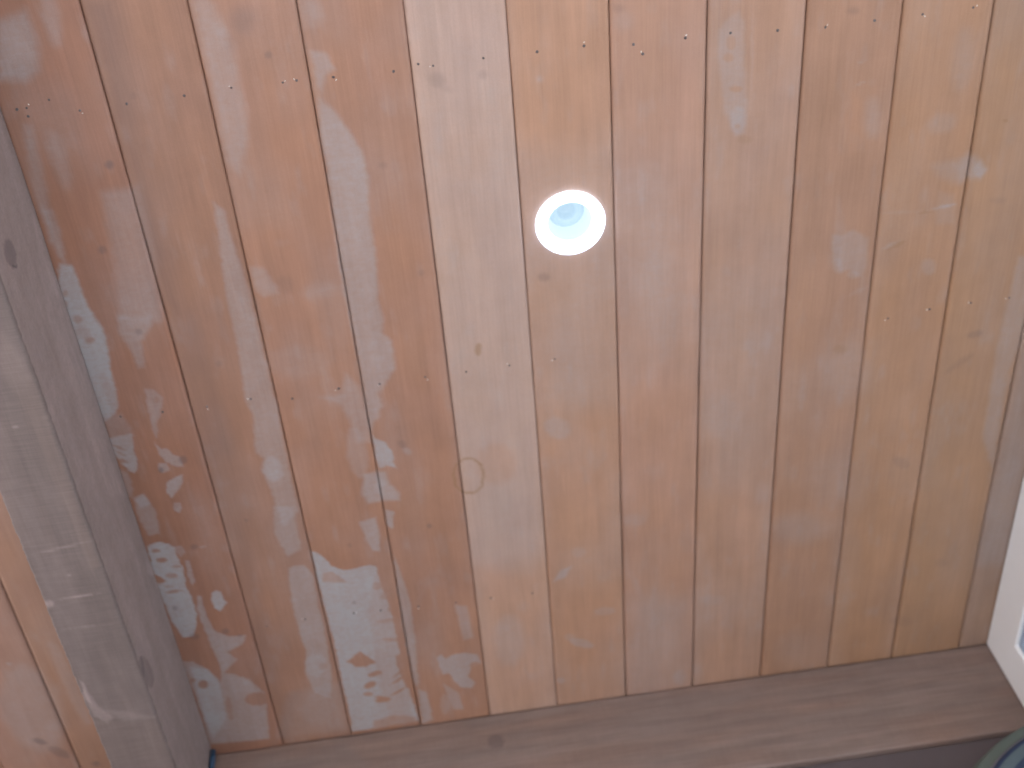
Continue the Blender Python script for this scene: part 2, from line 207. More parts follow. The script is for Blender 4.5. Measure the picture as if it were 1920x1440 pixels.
    ('h', [(831.9, 13.3), (830.9, 19.1), (827.8, 22.5), (823.8, 22.0), (820.4, 18.0), (819.0, 11.9), (820.1, 6.1), (823.2, 2.8), (827.1, 3.3), (830.5, 7.3)], 0.7, 4),
    ('h', [(829.7, 33.4), (828.5, 37.1), (825.0, 39.1), (820.5, 38.5), (816.8, 35.7), (815.4, 31.7), (816.6, 28.0), (820.1, 26.0), (824.6, 26.5), (828.2, 29.3)], 0.7, 4),
    ('h', [(843.7, 78.7), (842.0, 81.1), (837.3, 82.2), (831.4, 81.5), (826.6, 79.3), (824.7, 76.4), (826.4, 74.0), (831.1, 72.9), (837.0, 73.6), (841.8, 75.8)], 0.8, 3),
    ('b', [(850.7, 123.8), (848.9, 135.5), (843.2, 142.2), (835.8, 141.3), (829.6, 133.2), (826.9, 120.9), (828.8, 109.4), (834.4, 102.8), (841.7, 103.7), (847.9, 111.7)], 0.3375, 10.8),
    ('h', [(842.9, 132.2), (842.1, 134.4), (839.9, 135.6), (837.1, 135.2), (834.8, 133.5), (833.9, 131.1), (834.7, 128.9), (836.9, 127.8), (839.6, 128.1), (841.9, 129.8)], 0.6, 3),
    ('r', [(860.2, 154.0), (858.3, 157.5), (853.1, 159.2), (846.6, 158.4), (841.3, 155.4), (839.1, 151.4), (841.0, 147.9), (846.1, 146.3), (852.6, 147.1), (858.0, 150.0)], 0.25, 5),
    ('b', [(849, 1043), (845, 1050), (833, 1052), (818, 1049), (805, 1042), (801, 1033), (805, 1026), (817, 1024), (832, 1027), (845, 1034)], 0.15000000000000002, 14.4),
    ('b', [(851, -34), (852, 23), (856, 82), (856, 23)], 0.22499999999999998, 5.4),
    ('b', [(986, 319), (1002, 323), (1017, 315), (1043, 334), (1044, 381), (1035, 398), (1015, 382), (1004, 387), (989, 355)], 0.315, 10.8),
    ('b', [(988.0, 364.3), (1001.3, 358.9), (1007.6, 385.3), (996.2, 385.6)], 0.22499999999999998, 5.4),
    ('b', [(1034.5, 393.7), (1033.0, 397.3), (1028.2, 399.0), (1022.1, 398.1), (1016.9, 395.0), (1014.6, 390.9), (1016.2, 387.3), (1020.9, 385.7), (1027.1, 386.5), (1032.3, 389.6)], 0.26249999999999996, 5.4),
    ('b', [(1020, 429), (1037, 427), (1050, 417), (1033, 419)], 0.26249999999999996, 5.4),
    ('h', [(1050, 419), (1047, 422), (1036, 427), (1022, 431), (1010, 433), (1005, 432), (1008, 428), (1019, 424), (1033, 420), (1045, 418)], 0.4, 4),
    ('b', [(997.7, 61.6), (1005.5, 60.9), (1011.9, 57.3), (1004.1, 58.0)], 0.26249999999999996, 3.6),
    ('b', [(996.9, 93.1), (1006.6, 91.8), (1014.9, 87.6), (1005.2, 88.8)], 0.26249999999999996, 3.6),
    ('b', [(1040.0, 143.0), (1039.7, 161.6), (1034.7, 172.6), (1027.1, 171.6), (1019.8, 159.1), (1015.6, 140.1), (1016.1, 121.8), (1021.0, 111.2), (1028.5, 112.1), (1035.8, 124.2)], 0.165, 21.6),
    ('w', [(1019, 148), (1018, 176), (1011, 193), (1001, 192), (991, 173), (985, 144), (986, 117), (993, 101), (1003, 102), (1013, 120)], 0.4, 20),
    ('r', [(1027.7, 527.6), (1025.8, 532.0), (1020.0, 534.1), (1012.5, 533.0), (1006.2, 529.1), (1003.5, 523.9), (1005.5, 519.5), (1011.2, 517.5), (1018.7, 518.6), (1025.0, 522.5)], 0.3, 9),
    ('b', [(1162, 75), (1159, 101), (1152, 116), (1142, 113), (1134, 95), (1131, 68), (1134, 42), (1142, 29), (1151, 31), (1159, 49)], 0.1875, 28.8),
    ('b', [(1122, 226), (1157, 222), (1168, 249), (1162, 260), (1136, 244)], 0.22499999999999998, 21.6),
    ('b', [(1158, 230), (1175, 214), (1190, 223), (1205, 243), (1198, 256), (1181, 254), (1170, 261)], 0.41250000000000003, 21.6),
    ('b', [(1151, 160), (1150, 169), (1141, 176), (1128, 178), (1115, 175), (1108, 167), (1108, 158), (1117, 151), (1131, 149), (1144, 152)], 0.1875, 18.0),
    ('b', [(1129, 298), (1152, 299), (1172, 293), (1149, 292)], 0.44999999999999996, 3.6),
    ('b', [(1140, 270), (1165, 278), (1172, 327), (1143, 323)], 0.165, 14.4),
    ('b', [(1062, 356), (1079, 353), (1093, 343), (1075, 346)], 0.30000000000000004, 5.4),
    ('r', [(1070, 358), (1090, 354), (1105, 343), (1085, 346)], 0.4, 3),
    ('b', [(1055, 294), (1084, 298), (1111, 298), (1083, 293)], 0.1875, 7.2),
    ('r', [(1111.8, 301.1), (1124.5, 304.1), (1135.9, 301.7), (1123.3, 298.7)], 0.4, 3),
    ('d', [(1160, 785), (1155, 790), (1146, 789), (1136, 782), (1128, 774), (1126, 766), (1130, 761), (1139, 762), (1150, 768), (1157, 777)], 0.165, 11.2),
    ('b', [(1151.7, 396.3), (1150.6, 404.8), (1145.4, 409.5), (1138.1, 408.5), (1131.5, 402.2), (1128.1, 393.0), (1129.3, 384.5), (1134.4, 379.9), (1141.7, 380.9), (1148.3, 387.1)], 0.22499999999999998, 10.8),
    ('b', [(1193, 810), (1190, 837), (1173, 851), (1149, 847), (1128, 826), (1117, 797), (1122, 770), (1138, 756), (1162, 760), (1183, 780)], 0.09, 36.0),
    ('d', [(1246, 527), (1245, 532), (1240, 535), (1232, 537), (1224, 535), (1220, 532), (1221, 527), (1227, 523), (1235, 522), (1242, 523)], 0.26249999999999996, 9.799999999999999),
    ('d', [(1238, 565), (1237, 572), (1227, 582), (1213, 592), (1201, 599), (1194, 599), (1196, 592), (1206, 582), (1220, 571), (1232, 565)], 0.165, 11.2),
    ('r', [(1227.3, 170.6), (1226.6, 172.0), (1224.4, 172.6), (1221.5, 172.2), (1219.0, 171.0), (1217.8, 169.5), (1218.5, 168.1), (1220.7, 167.5), (1223.6, 167.9), (1226.1, 169.1)], 0.5, 3),
    ('d', [(1245, 297), (1243, 300), (1236, 301), (1228, 300), (1221, 297), (1218, 293), (1220, 291), (1226, 290), (1235, 291), (1241, 293)], 0.15000000000000002, 9.799999999999999),
    ('d', [(1260, 1027), (1258, 1033), (1252, 1036), (1243, 1034), (1235, 1029), (1232, 1022), (1233, 1016), (1240, 1013), (1249, 1015), (1256, 1020)], 0.11249999999999999, 11.2),
    ('d', [(1211, 1168), (1207, 1176), (1197, 1179), (1182, 1176), (1170, 1169), (1165, 1159), (1168, 1152), (1179, 1149), (1193, 1152), (1205, 1159)], 0.135, 16.799999999999997),
    ('b', [(1184.8, 242.2), (1195.1, 226.9), (1207.1, 243.4), (1199.7, 256.8)], 0.375, 9.0),
    ('d', [(7.7, 83.3), (5.7, 86.6), (2.1, 88.4), (-1.6, 87.9), (-4.1, 85.4), (-4.3, 81.8), (-2.3, 78.5), (1.3, 76.7), (5.0, 77.2), (7.4, 79.7)], 0.44999999999999996, 7.0),
    ('d', [(-32.9, 204.0), (-34.9, 207.6), (-38.3, 209.6), (-41.7, 209.1), (-43.9, 206.4), (-44.0, 202.5), (-41.9, 198.9), (-38.6, 196.9), (-35.2, 197.4), (-33.0, 200.1)], 0.375, 8.399999999999999),
    ('d', [(-17.4, 339.6), (-19.1, 342.5), (-22.1, 344.0), (-25.2, 343.6), (-27.3, 341.3), (-27.5, 338.1), (-25.8, 335.1), (-22.8, 333.6), (-19.7, 334.1), (-17.6, 336.3)], 0.375, 7.0),
    ('d', [(235.1, -38.7), (233.7, -36.0), (231.1, -34.5), (228.2, -34.9), (226.3, -36.9), (225.9, -39.8), (227.3, -42.5), (229.9, -43.9), (232.7, -43.6), (234.7, -41.6)], 0.375, 7.0),
    ('d', [(58.8, -5.3), (56.7, -1.7), (52.9, 0.1), (48.9, -0.3), (46.2, -3.0), (45.8, -6.8), (48.0, -10.3), (51.8, -12.2), (55.8, -11.7), (58.5, -9.1)], 0.26249999999999996, 9.799999999999999),
    ('d', [(-6.0, 575.7), (-8.3, 580.3), (-12.1, 582.7), (-16.0, 582.1), (-18.4, 578.6), (-18.6, 573.6), (-16.3, 569.1), (-12.5, 566.7), (-8.7, 567.3), (-6.2, 570.8)], 0.44999999999999996, 5.6),
    ('d', [(-44.9, 589.3), (-46.3, 592.1), (-48.7, 593.7), (-51.1, 593.3), (-52.7, 591.1), (-52.7, 587.9), (-51.3, 585.1), (-48.9, 583.5), (-46.5, 584.0), (-44.9, 586.1)], 0.5249999999999999, 4.199999999999999),
    ('d', [(80.5, 410.9), (79.0, 414.0), (76.3, 415.6), (73.5, 415.2), (71.7, 412.9), (71.5, 409.5), (73.0, 406.4), (75.7, 404.7), (78.5, 405.2), (80.3, 407.5)], 0.22499999999999998, 5.6),
    ('d', [(349.8, 775.3), (348.6, 778.5), (346.2, 780.2), (343.5, 779.8), (341.6, 777.3), (341.1, 773.7), (342.3, 770.5), (344.7, 768.8), (347.4, 769.3), (349.3, 771.8)], 0.375, 4.199999999999999),
    ('d', [(61.4, 712.3), (60.3, 714.7), (58.3, 716.1), (56.3, 715.7), (55.0, 713.8), (54.8, 711.1), (56.0, 708.6), (57.9, 707.3), (60.0, 707.7), (61.3, 709.6)], 0.375, 2.8),
    ('d', [(-27.1, 752.9), (-28.9, 756.0), (-32.2, 757.5), (-35.8, 756.9), (-38.2, 754.3), (-38.6, 750.8), (-36.8, 747.7), (-33.4, 746.2), (-29.9, 746.8), (-27.5, 749.4)], 0.375, 5.6),
    ('b', [(-29.4, 756.0), (-20.5, 756.3), (-11.5, 752.2), (-20.5, 751.8)], 0.5, 2.7),
    ('d', [(-17.0, 950.2), (-18.9, 953.6), (-22.4, 955.3), (-26.2, 954.6), (-28.7, 951.7), (-29.1, 947.7), (-27.2, 944.3), (-23.7, 942.6), (-20.0, 943.4), (-17.4, 946.2)], 0.375, 4.199999999999999),
    ('d', [(2.0, 964.4), (0.9, 966.5), (-1.1, 967.6), (-3.3, 967.1), (-4.7, 965.4), (-5.0, 963.0), (-3.9, 960.9), (-1.8, 959.9), (0.3, 960.3), (1.8, 962.1)], 0.375, 2.8),
    ('d', [(-89.1, 880.8), (-90.6, 883.5), (-93.1, 884.8), (-95.7, 884.3), (-97.4, 882.2), (-97.6, 879.2), (-96.2, 876.5), (-93.6, 875.1), (-91.0, 875.7), (-89.3, 877.8)], 0.375, 2.8),
    ('d', [(215.3, 794.8), (214.2, 797.4), (212.3, 798.8), (210.2, 798.4), (208.7, 796.4), (208.4, 793.5), (209.5, 790.9), (211.5, 789.5), (213.6, 789.9), (215.0, 791.9)], 0.22499999999999998, 4.199999999999999),
    ('d', [(359.6, 128.9), (358.0, 131.4), (354.6, 132.7), (350.7, 132.2), (347.7, 130.1), (346.9, 127.2), (348.4, 124.7), (351.8, 123.4), (355.7, 123.9), (358.7, 126.0)], 0.1875, 8.399999999999999),
    ('d', [(390.9, 300.4), (389.5, 303.9), (386.6, 305.7), (383.4, 305.2), (381.0, 302.7), (380.4, 299.0), (381.8, 295.6), (384.7, 293.7), (387.9, 294.2), (390.3, 296.8)], 0.1875, 7.0),
    ('d', [(202.9, 924.6), (202.1, 926.8), (200.5, 927.9), (198.9, 927.5), (197.8, 925.9), (197.6, 923.6), (198.4, 921.5), (199.9, 920.4), (201.6, 920.7), (202.7, 922.4)], 0.375, 2.8),
    ('d', [(995.9, -11.0), (994.5, -8.2), (990.3, -6.9), (985.0, -7.5), (980.5, -9.8), (978.5, -12.9), (979.9, -15.7), (984.1, -17.0), (989.4, -16.4), (993.9, -14.1)], 0.22499999999999998, 9.799999999999999),
    ('d', [(-67.4, 953.2), (-70.0, 957.3), (-75.0, 959.2), (-80.3, 958.1), (-84.1, 954.5), (-84.7, 949.7), (-82.1, 945.6), (-77.2, 943.8), (-71.9, 944.8), (-68.1, 948.4)], 0.3375, 5.6),
]
SOFFIT_MARKS = [
    ('b', [(-196, 553), (-151, 549), (-106, 542), (-151, 545)], 0.27, 4.4),
    ('b', [(-197, 644), (-155, 644), (-112, 639), (-154, 639)], 0.44999999999999996, 4.4),
    ('b', [(-193.1, 649.3), (-195.5, 653.2), (-199.5, 655.2), (-203.5, 654.4), (-205.9, 651.2), (-206.0, 646.8), (-203.5, 642.9), (-199.6, 640.9), (-195.7, 641.7), (-193.2, 644.9)], 0.54, 6.6000000000000005),
    ('d', [(-205.1, 654.5), (-206.9, 657.3), (-210.0, 658.7), (-213.1, 658.1), (-215.0, 655.7), (-215.1, 652.5), (-213.3, 649.7), (-210.3, 648.4), (-207.2, 649.0), (-205.2, 651.3)], 0.8, 3),
    ('b', [(-197, 701), (-161, 705), (-125, 704), (-161, 700)], 0.21, 4.4),
    ('b', [(-155.8, 599.7), (-156.5, 600.8), (-158.4, 601.9), (-160.7, 602.5), (-162.6, 602.5), (-163.3, 601.9), (-162.6, 600.8), (-160.7, 599.8), (-158.4, 599.1), (-156.5, 599.1)], 0.54, 2.2),
    ('b', [(-196, 828), (-188, 873), (-171, 901), (-186, 911), (-200, 889), (-203, 839)], 0.3, 8.8),
    ('b', [(-182, 880), (-149, 893), (-105, 916), (-161, 912)], 0.21, 13.200000000000001),
    ('b', [(-199, 810), (-195, 816), (-196, 865), (-202, 851)], 0.48, 4.4),
    ('w', [(-112, 344), (-113, 461), (-111, 589), (-127, 597), (-132, 430), (-134, 340)], 0.5, 12),
    ('w', [(-130, 193), (-111, 260), (-108, 344), (-134, 340), (-146, 246)], 0.4, 14),
    ('b', [(-151.0, 337.2), (-152.0, 338.0), (-154.1, 338.3), (-156.5, 337.9), (-158.2, 337.0), (-158.7, 335.9), (-157.6, 335.1), (-155.5, 334.8), (-153.2, 335.2), (-151.4, 336.1)], 0.3, 4.4),
    ('w', [(-207, 900), (-90, 925), (-103, 1054), (-200, 1032)], 0.4, 20),
]
BEAM_SIDE_MARKS = [
    ('r', [(133, -117), (141, -125), (142, -137), (136, -149), (125, -157), (114, -157), (106, -150), (105, -138), (110, -125), (121, -117)], 0.5, 3),
    ('h', [(127, -121), (134, -127), (135, -136), (131, -145), (122, -151), (113, -150), (107, -145), (105, -136), (110, -127), (118, -121)], 1, 3),
    ('d', [(128.0, -144.5), (136.1, -143.7), (143.2, -135.0), (145.0, -127.9), (145.9, -135.7), (136.7, -147.8)], 0.8, 1.5),
    ('r', [(862, -150), (878, -156), (878, -170), (861, -187), (836, -200), (811, -203), (796, -197), (796, -183), (811, -167), (837, -154)], 0.4, 4),
    ('d', [(798, -174), (810, -191), (835, -194), (823, -178)], 0.45, 2),
    ('b', [(131, -14), (176, 10), (289, -27), (456, -26), (609, -25), (562, -82), (408, -90), (251, -88)], 0.35, 18),
    ('b', [(787, 34), (816, 52), (986, 30), (925, -15)], 0.3, 5),
    ('b', [(748, -20), (782, 0), (799, -5), (768, -30)], 0.5, 3),
]
FAR_BEAM_MARKS = [
    ('d', [(427, -67), (423, -75), (414, -79), (404, -78), (397, -71), (395, -61), (399, -52), (408, -48), (418, -50), (425, -57)], 0.35, 2),
    ('h', [(426, -63), (422, -70), (415, -74), (406, -72), (399, -66), (397, -58), (401, -50), (408, -47), (417, -49), (424, -55)], 0.9, 2),
    ('w', [(128, -6), (338, 0), (385, -27), (185, -82)], 0.3, 30),
    ('b', [(500, -59), (493, -64), (473, -67), (449, -66), (429, -61), (422, -55), (430, -50), (450, -47), (474, -48), (493, -53)], 0.12, 12),
]
NAILS = [
    (-90.7, -5.4),
    (-78.6, -6.1),
    (-79.9, 5.2),
    (-48.8, -13.2),
    (-15.3, 5.1),
    (43.3, 3.6),
    (116.3, 1.6),
    (177.0, -1.9),
    (241.9, -1.3),
    (259.7, -2.1),
    (306.4, -0.9),
    (383.6, 0.3),
    (415.9, -5.9),
    (434.6, -1.6),
    (499.7, -4.0),
    (569.7, -4.5),
    (631.0, -5.3),
    (695.9, 0.0),
    (707.8, 14.2),
    (764.2, -0.8),
    (824.3, -0.4),
    (887.0, 3.1),
    (951.5, 6.1),
    (1017.4, 4.2),
    (1082.3, 3.5),
    (1150.9, 1.9),
    (-83.4, 480.2),
    (-21.5, 481.2),
    (43.7, 482.7),
    (109.4, 479.3),
    (169.9, 487.9),
    (240.7, 480.2),
    (302.4, 481.0),
    (371.1, 478.8),
    (433.4, 478.6),
    (499.3, 477.0),
    (568.6, 475.8),
    (1087.4, 479.1),
    (1152.4, 472.1),
    (1217.3, 469.9),
    (1278.4, 469.1),
    (46.3, 952.2),
    (112.6, 948.4),
    (196.6, 949.2),
    (242.2, 951.6),
    (307.4, 953.9),
    (371.9, 957.3),
    (432.4, 957.3),
    (505.0, 959.5),
    (433.7, 1254.5),
    (498.9, 1261.0),
]
NEXT_BAY_MARKS = [
    ('b', [(-333, 1052), (-342, 1125), (-367, 1180), (-400, 1194), (-427, 1161), (-438, 1095), (-428, 1024), (-402, 973), (-371, 961), (-345, 990)], 0.3, 40),
    ('d', [(-385.0, 1165.7), (-388.8, 1168.1), (-395.2, 1166.5), (-401.7, 1161.8), (-405.9, 1155.6), (-406.1, 1150.3), (-402.2, 1148.0), (-395.9, 1149.5), (-389.4, 1154.3), (-385.2, 1160.4)], 0.5, 5),
    ('d', [(-358, 1210), (-364, 1213), (-374, 1207), (-382, 1197), (-387, 1185), (-386, 1176), (-380, 1174), (-371, 1179), (-362, 1189), (-357, 1201)], 0.4, 6),
    ('d', [(-310.4, 1240.5), (-312.9, 1244.5), (-317.2, 1246.3), (-321.7, 1245.2), (-324.7, 1241.8), (-325.0, 1237.2), (-322.4, 1233.2), (-318.1, 1231.4), (-313.6, 1232.5), (-310.7, 1235.9)], 0.5, 4),
    ('b', [(-396.5, 959.0), (-390.2, 959.9), (-384.2, 953.6), (-390.5, 952.7)], 0.7, 2),
    ('b', [(-293, 1016), (-293, 1084), (-298, 1129), (-307, 1133), (-315, 1093), (-319, 1026), (-319, 960), (-314, 918), (-306, 915), (-298, 952)], 0.25, 18),
]


# ------------------------------------------------------------------ noise and marks
def vnoise(x, y, seed):
    xi = np.floor(x).astype(np.int64); yi = np.floor(y).astype(np.int64)
    fx = x - xi; fy = y - yi
    fx = fx * fx * (3 - 2 * fx); fy = fy * fy * (3 - 2 * fy)
    def h(a, b):
        n = (a * 374761393 + b * 668265263 + seed * 982451653) & 0x7fffffff
        n = ((n ^ (n >> 13)) * 1274126177) & 0x7fffffff
        return ((n ^ (n >> 16)) & 0xffff) / 65535.0
    return ((h(xi, yi) * (1 - fx) + h(xi + 1, yi) * fx) * (1 - fy) +
            (h(xi, yi + 1) * (1 - fx) + h(xi + 1, yi + 1) * fx) * fy) * 2 - 1

def fbm(x, y, seed, octaves=3):
    s = 0; a = 1.0; t = 0
    for o in range(octaves):
        s = s + a * vnoise(x * 2 ** o, y * 2 ** o, seed + o * 17); t += a; a *= 0.5
    return s / t

def signed(px, py, poly):
    """distance to a polygon's outline, positive inside"""
    d2 = np.full(px.shape, 1e18); inside = np.zeros(px.shape, bool)
    n = len(poly)
    for i in range(n):
        x0, y0 = poly[i]; x1, y1 = poly[(i + 1) % n]
        ex, ey = x1 - x0, y1 - y0
        L = ex * ex + ey * ey + 1e-12
        t = np.clip(((px - x0) * ex + (py - y0) * ey) / L, 0, 1)
        d2 = np.minimum(d2, (px - x0 - t * ex) ** 2 + (py - y0 - t * ey) ** 2)
        if y0 != y1:
            c = ((y0 > py) != (y1 > py)) & (px < ex * (py - y0) / (y1 - y0) + x0)
            inside ^= c
    d = np.sqrt(d2)
    return np.where(inside, d, -d)

def paint(x, y, marks, seed=1, warp=2.2):
    """x, y in mm -> bleach, dark, warm fields"""
    out = np.zeros((len(x), 4))
    wx = x + warp * fbm(x / 9, y / 9, seed) + 0.9 * fbm(x / 2.6, y / 2.6, seed + 3, 2)
    wy = y + warp * 0.6 * fbm(x / 9, y / 6, seed + 5) + 0.9 * fbm(x / 2.6, y / 1.6, seed + 8, 2)
    for kind, poly, amt, soft in marks:
        s = soft * 0.75
        xs = [p[0] for p in poly]; ys = [p[1] for p in poly]
        big = max(max(xs) - min(xs), max(ys) - min(ys))
        sel = np.nonzero((x > min(xs) - s - 6) & (x < max(xs) + s + 6) & (y > min(ys) - s - 6) & (y < max(ys) + s + 6))[0]
        if len(sel) == 0: continue
        k = min(1.0, big / 40.0)
        ax = x[sel] * (1 - k) + wx[sel] * k; ay = y[sel] * (1 - k) + wy[sel] * k
        d = signed(ax, ay, poly)
        if kind == 'R':
            f = np.exp(-(d / (soft * 0.8)) ** 2); f *= 0.75 + 0.25 * fbm(ax / 6, ay / 6, 9)
        else:
            f = np.clip(d / max(s, 1.0) + 0.5, 0, 1); f = f * f * (3 - 2 * f)
        f = f * amt
        if kind == 'b': out[sel, 0] = out[sel, 0] + f - out[sel, 0] * f
        elif kind == 'h': out[sel, 0] *= 1 - f
        elif kind == 'd': out[sel, 1] = np.maximum(out[sel, 1], f)
        elif kind == 'w': out[sel, 2] = np.maximum(out[sel, 2], f); out[sel, 0] *= 1 - 0.6 * f
        elif kind in 'rR': out[sel, 3] = np.maximum(out[sel, 3], f)
    return out

# ------------------------------------------------------------------ mesh helpers
def link(name, verts, faces, mat, parent=None, smooth=False, loc=None):
    me = bpy.data.meshes.new(name)
    if isinstance(faces, np.ndarray):
        me.vertices.add(len(verts)); me.vertices.foreach_set('co', np.asarray(verts, np.float32).ravel())
        me.loops.add(faces.size); me.loops.foreach_set('vertex_index', faces.ravel().astype(np.int32))
        me.polygons.add(len(faces)); me.polygons.foreach_set('loop_start', np.arange(0, faces.size, 4, dtype=np.int32))
        me.update(calc_edges=True)
    else:
        me.from_pydata([tuple(v) for v in verts], [], faces)
    me.validate()
    if smooth: me.polygons.foreach_set('use_smooth', [True] * len(me.polygons))
    if mat: me.materials.append(mat)
    o = bpy.data.objects.new(name, me); col.objects.link(o)
    if loc is not None: o.location = loc
    if parent: o.parent = parent
    return o

def empty(name, loc):
    o = bpy.data.objects.new(name, None); o.location = loc; o.empty_display_size = 0.1
    col.objects.link(o); return o

def tag(o, label=None, cat=None, group=None, kind=None):
    if kind is None: kind = 'thing'
    if label: o['label'] = label
    if cat: o['category'] = cat
    if group: o['group'] = group
    if kind: o['kind'] = kind
    return o

def attr(o, name, arr):
    a = o.data.attributes.new(name, 'FLOAT_COLOR', 'POINT')
    a.data.foreach_set('color', np.asarray(arr, np.float32).ravel())

def loft(profile, stations, cap=True):
    """profile: list of (a, b) closed; stations: values; returns grid verts (a, b, s) order station-major"""
    n = len(profile); P = np.array(profile); S = np.array(stations)
    v = np.zeros((len(S), n, 3)); v[:, :, 0] = P[None, :, 0]; v[:, :, 1] = P[None, :, 1]; v[:, :, 2] = S[:, None]
    i = np.arange(len(S) - 1)[:, None]; j = np.arange(n)[None, :]; jn = (j + 1) % n
    f = np.stack([i * n + j, i * n + jn, (i + 1) * n + jn, (i + 1) * n + j], -1).reshape(-1, 4)
    return v.reshape(-1, 3), f, n

def box(name, lo, hi, mat, parent=None, bevel=0.0):
    x0, y0, z0 = lo; x1, y1, z1 = hi
    o = link(name, [(x0, y0, z0), (x1, y0, z0), (x1, y1, z0), (x0, y1, z0), (x0, y0, z1), (x1, y0, z1), (x1, y1, z1), (x0, y1, z1)],
             [(0, 3, 2, 1), (4, 5, 6, 7), (0, 1, 5, 4), (1, 2, 6, 5), (2, 3, 7, 6), (3, 0, 4, 7)], mat, parent)
    if bevel:
        b = o.modifiers.new('bevel', 'BEVEL'); b.width = bevel; b.segments = 2
    return o

def lathe(name, prof, mat, parent=None, seg=96):
    """prof: (r, z) list"""
    v = []; f = []
    n = len(prof)
    for k in range(seg):
        a = 2 * math.pi * k / seg
        for r, z in prof: v.append((r * math.cos(a), r * math.sin(a), z))
    for k in range(seg):
        for j in range(n - 1):
            f.append((k * n + j, ((k + 1) % seg) * n + j, ((k + 1) % seg) * n + j + 1, k * n + j + 1))
    return link(name, v, f, mat, parent, smooth=True)

def tube(name, pts, r, mat, parent=None, seg=14):
    v = []; f = []
    pts = [Vector(p) for p in pts]
    for i, p in enumerate(pts):
        t = (pts[min(i + 1, len(pts) - 1)] - pts[max(i - 1, 0)]).normalized()
        u = t.cross(Vector((0, 1, 0.2))).normalized(); w = t.cross(u)
        for k in range(seg):
            a = 2 * math.pi * k / seg; v.append(p + r * (u * math.cos(a) + w * math.sin(a)))
    for i in range(len(pts) - 1):
        for k in range(seg): f.append((i * seg + k, i * seg + (k + 1) % seg, (i + 1) * seg + (k + 1) % seg, (i + 1) * seg + k))
    f.append(tuple(range(seg))[::-1]); f.append(tuple(range((len(pts) - 1) * seg, len(pts) * seg)))
    return link(name, v, f, mat, parent, smooth=True)

# ------------------------------------------------------------------ materials
def mat_new(name):
    mt = bpy.data.materials.new(name); mt.use_nodes = True
    return mt, mt.node_tree.nodes, mt.node_tree.links, mt.node_tree.nodes['Principled BSDF']

def plain(name, colr, rough=0.6, metal=0.0, noise=0.0, scale=40.0):
    mt, n, l, p = mat_new(name)
    p.inputs['Roughness'].default_value = rough; p.inputs['Metallic'].default_value = metal
    tc = n.new('ShaderNodeTexCoord'); tx = n.new('ShaderNodeTexNoise'); tx.inputs['Scale'].default_value = scale; tx.inputs['Detail'].default_value = 5
    l.new(tc.outputs['Object'], tx.inputs['Vector'])
    r = n.new('ShaderNodeMapRange'); r.inputs[3].default_value = 1 - noise; r.inputs[4].default_value = 1 + noise
    l.new(tx.outputs['Fac'], r.inputs[0])
    mx = n.new('ShaderNodeVectorMath'); mx.operation = 'SCALE'; mx.inputs[0].default_value = colr
    l.new(r.outputs[0], mx.inputs['Scale']); l.new(mx.outputs[0], p.inputs['Base Color'])
    return mt

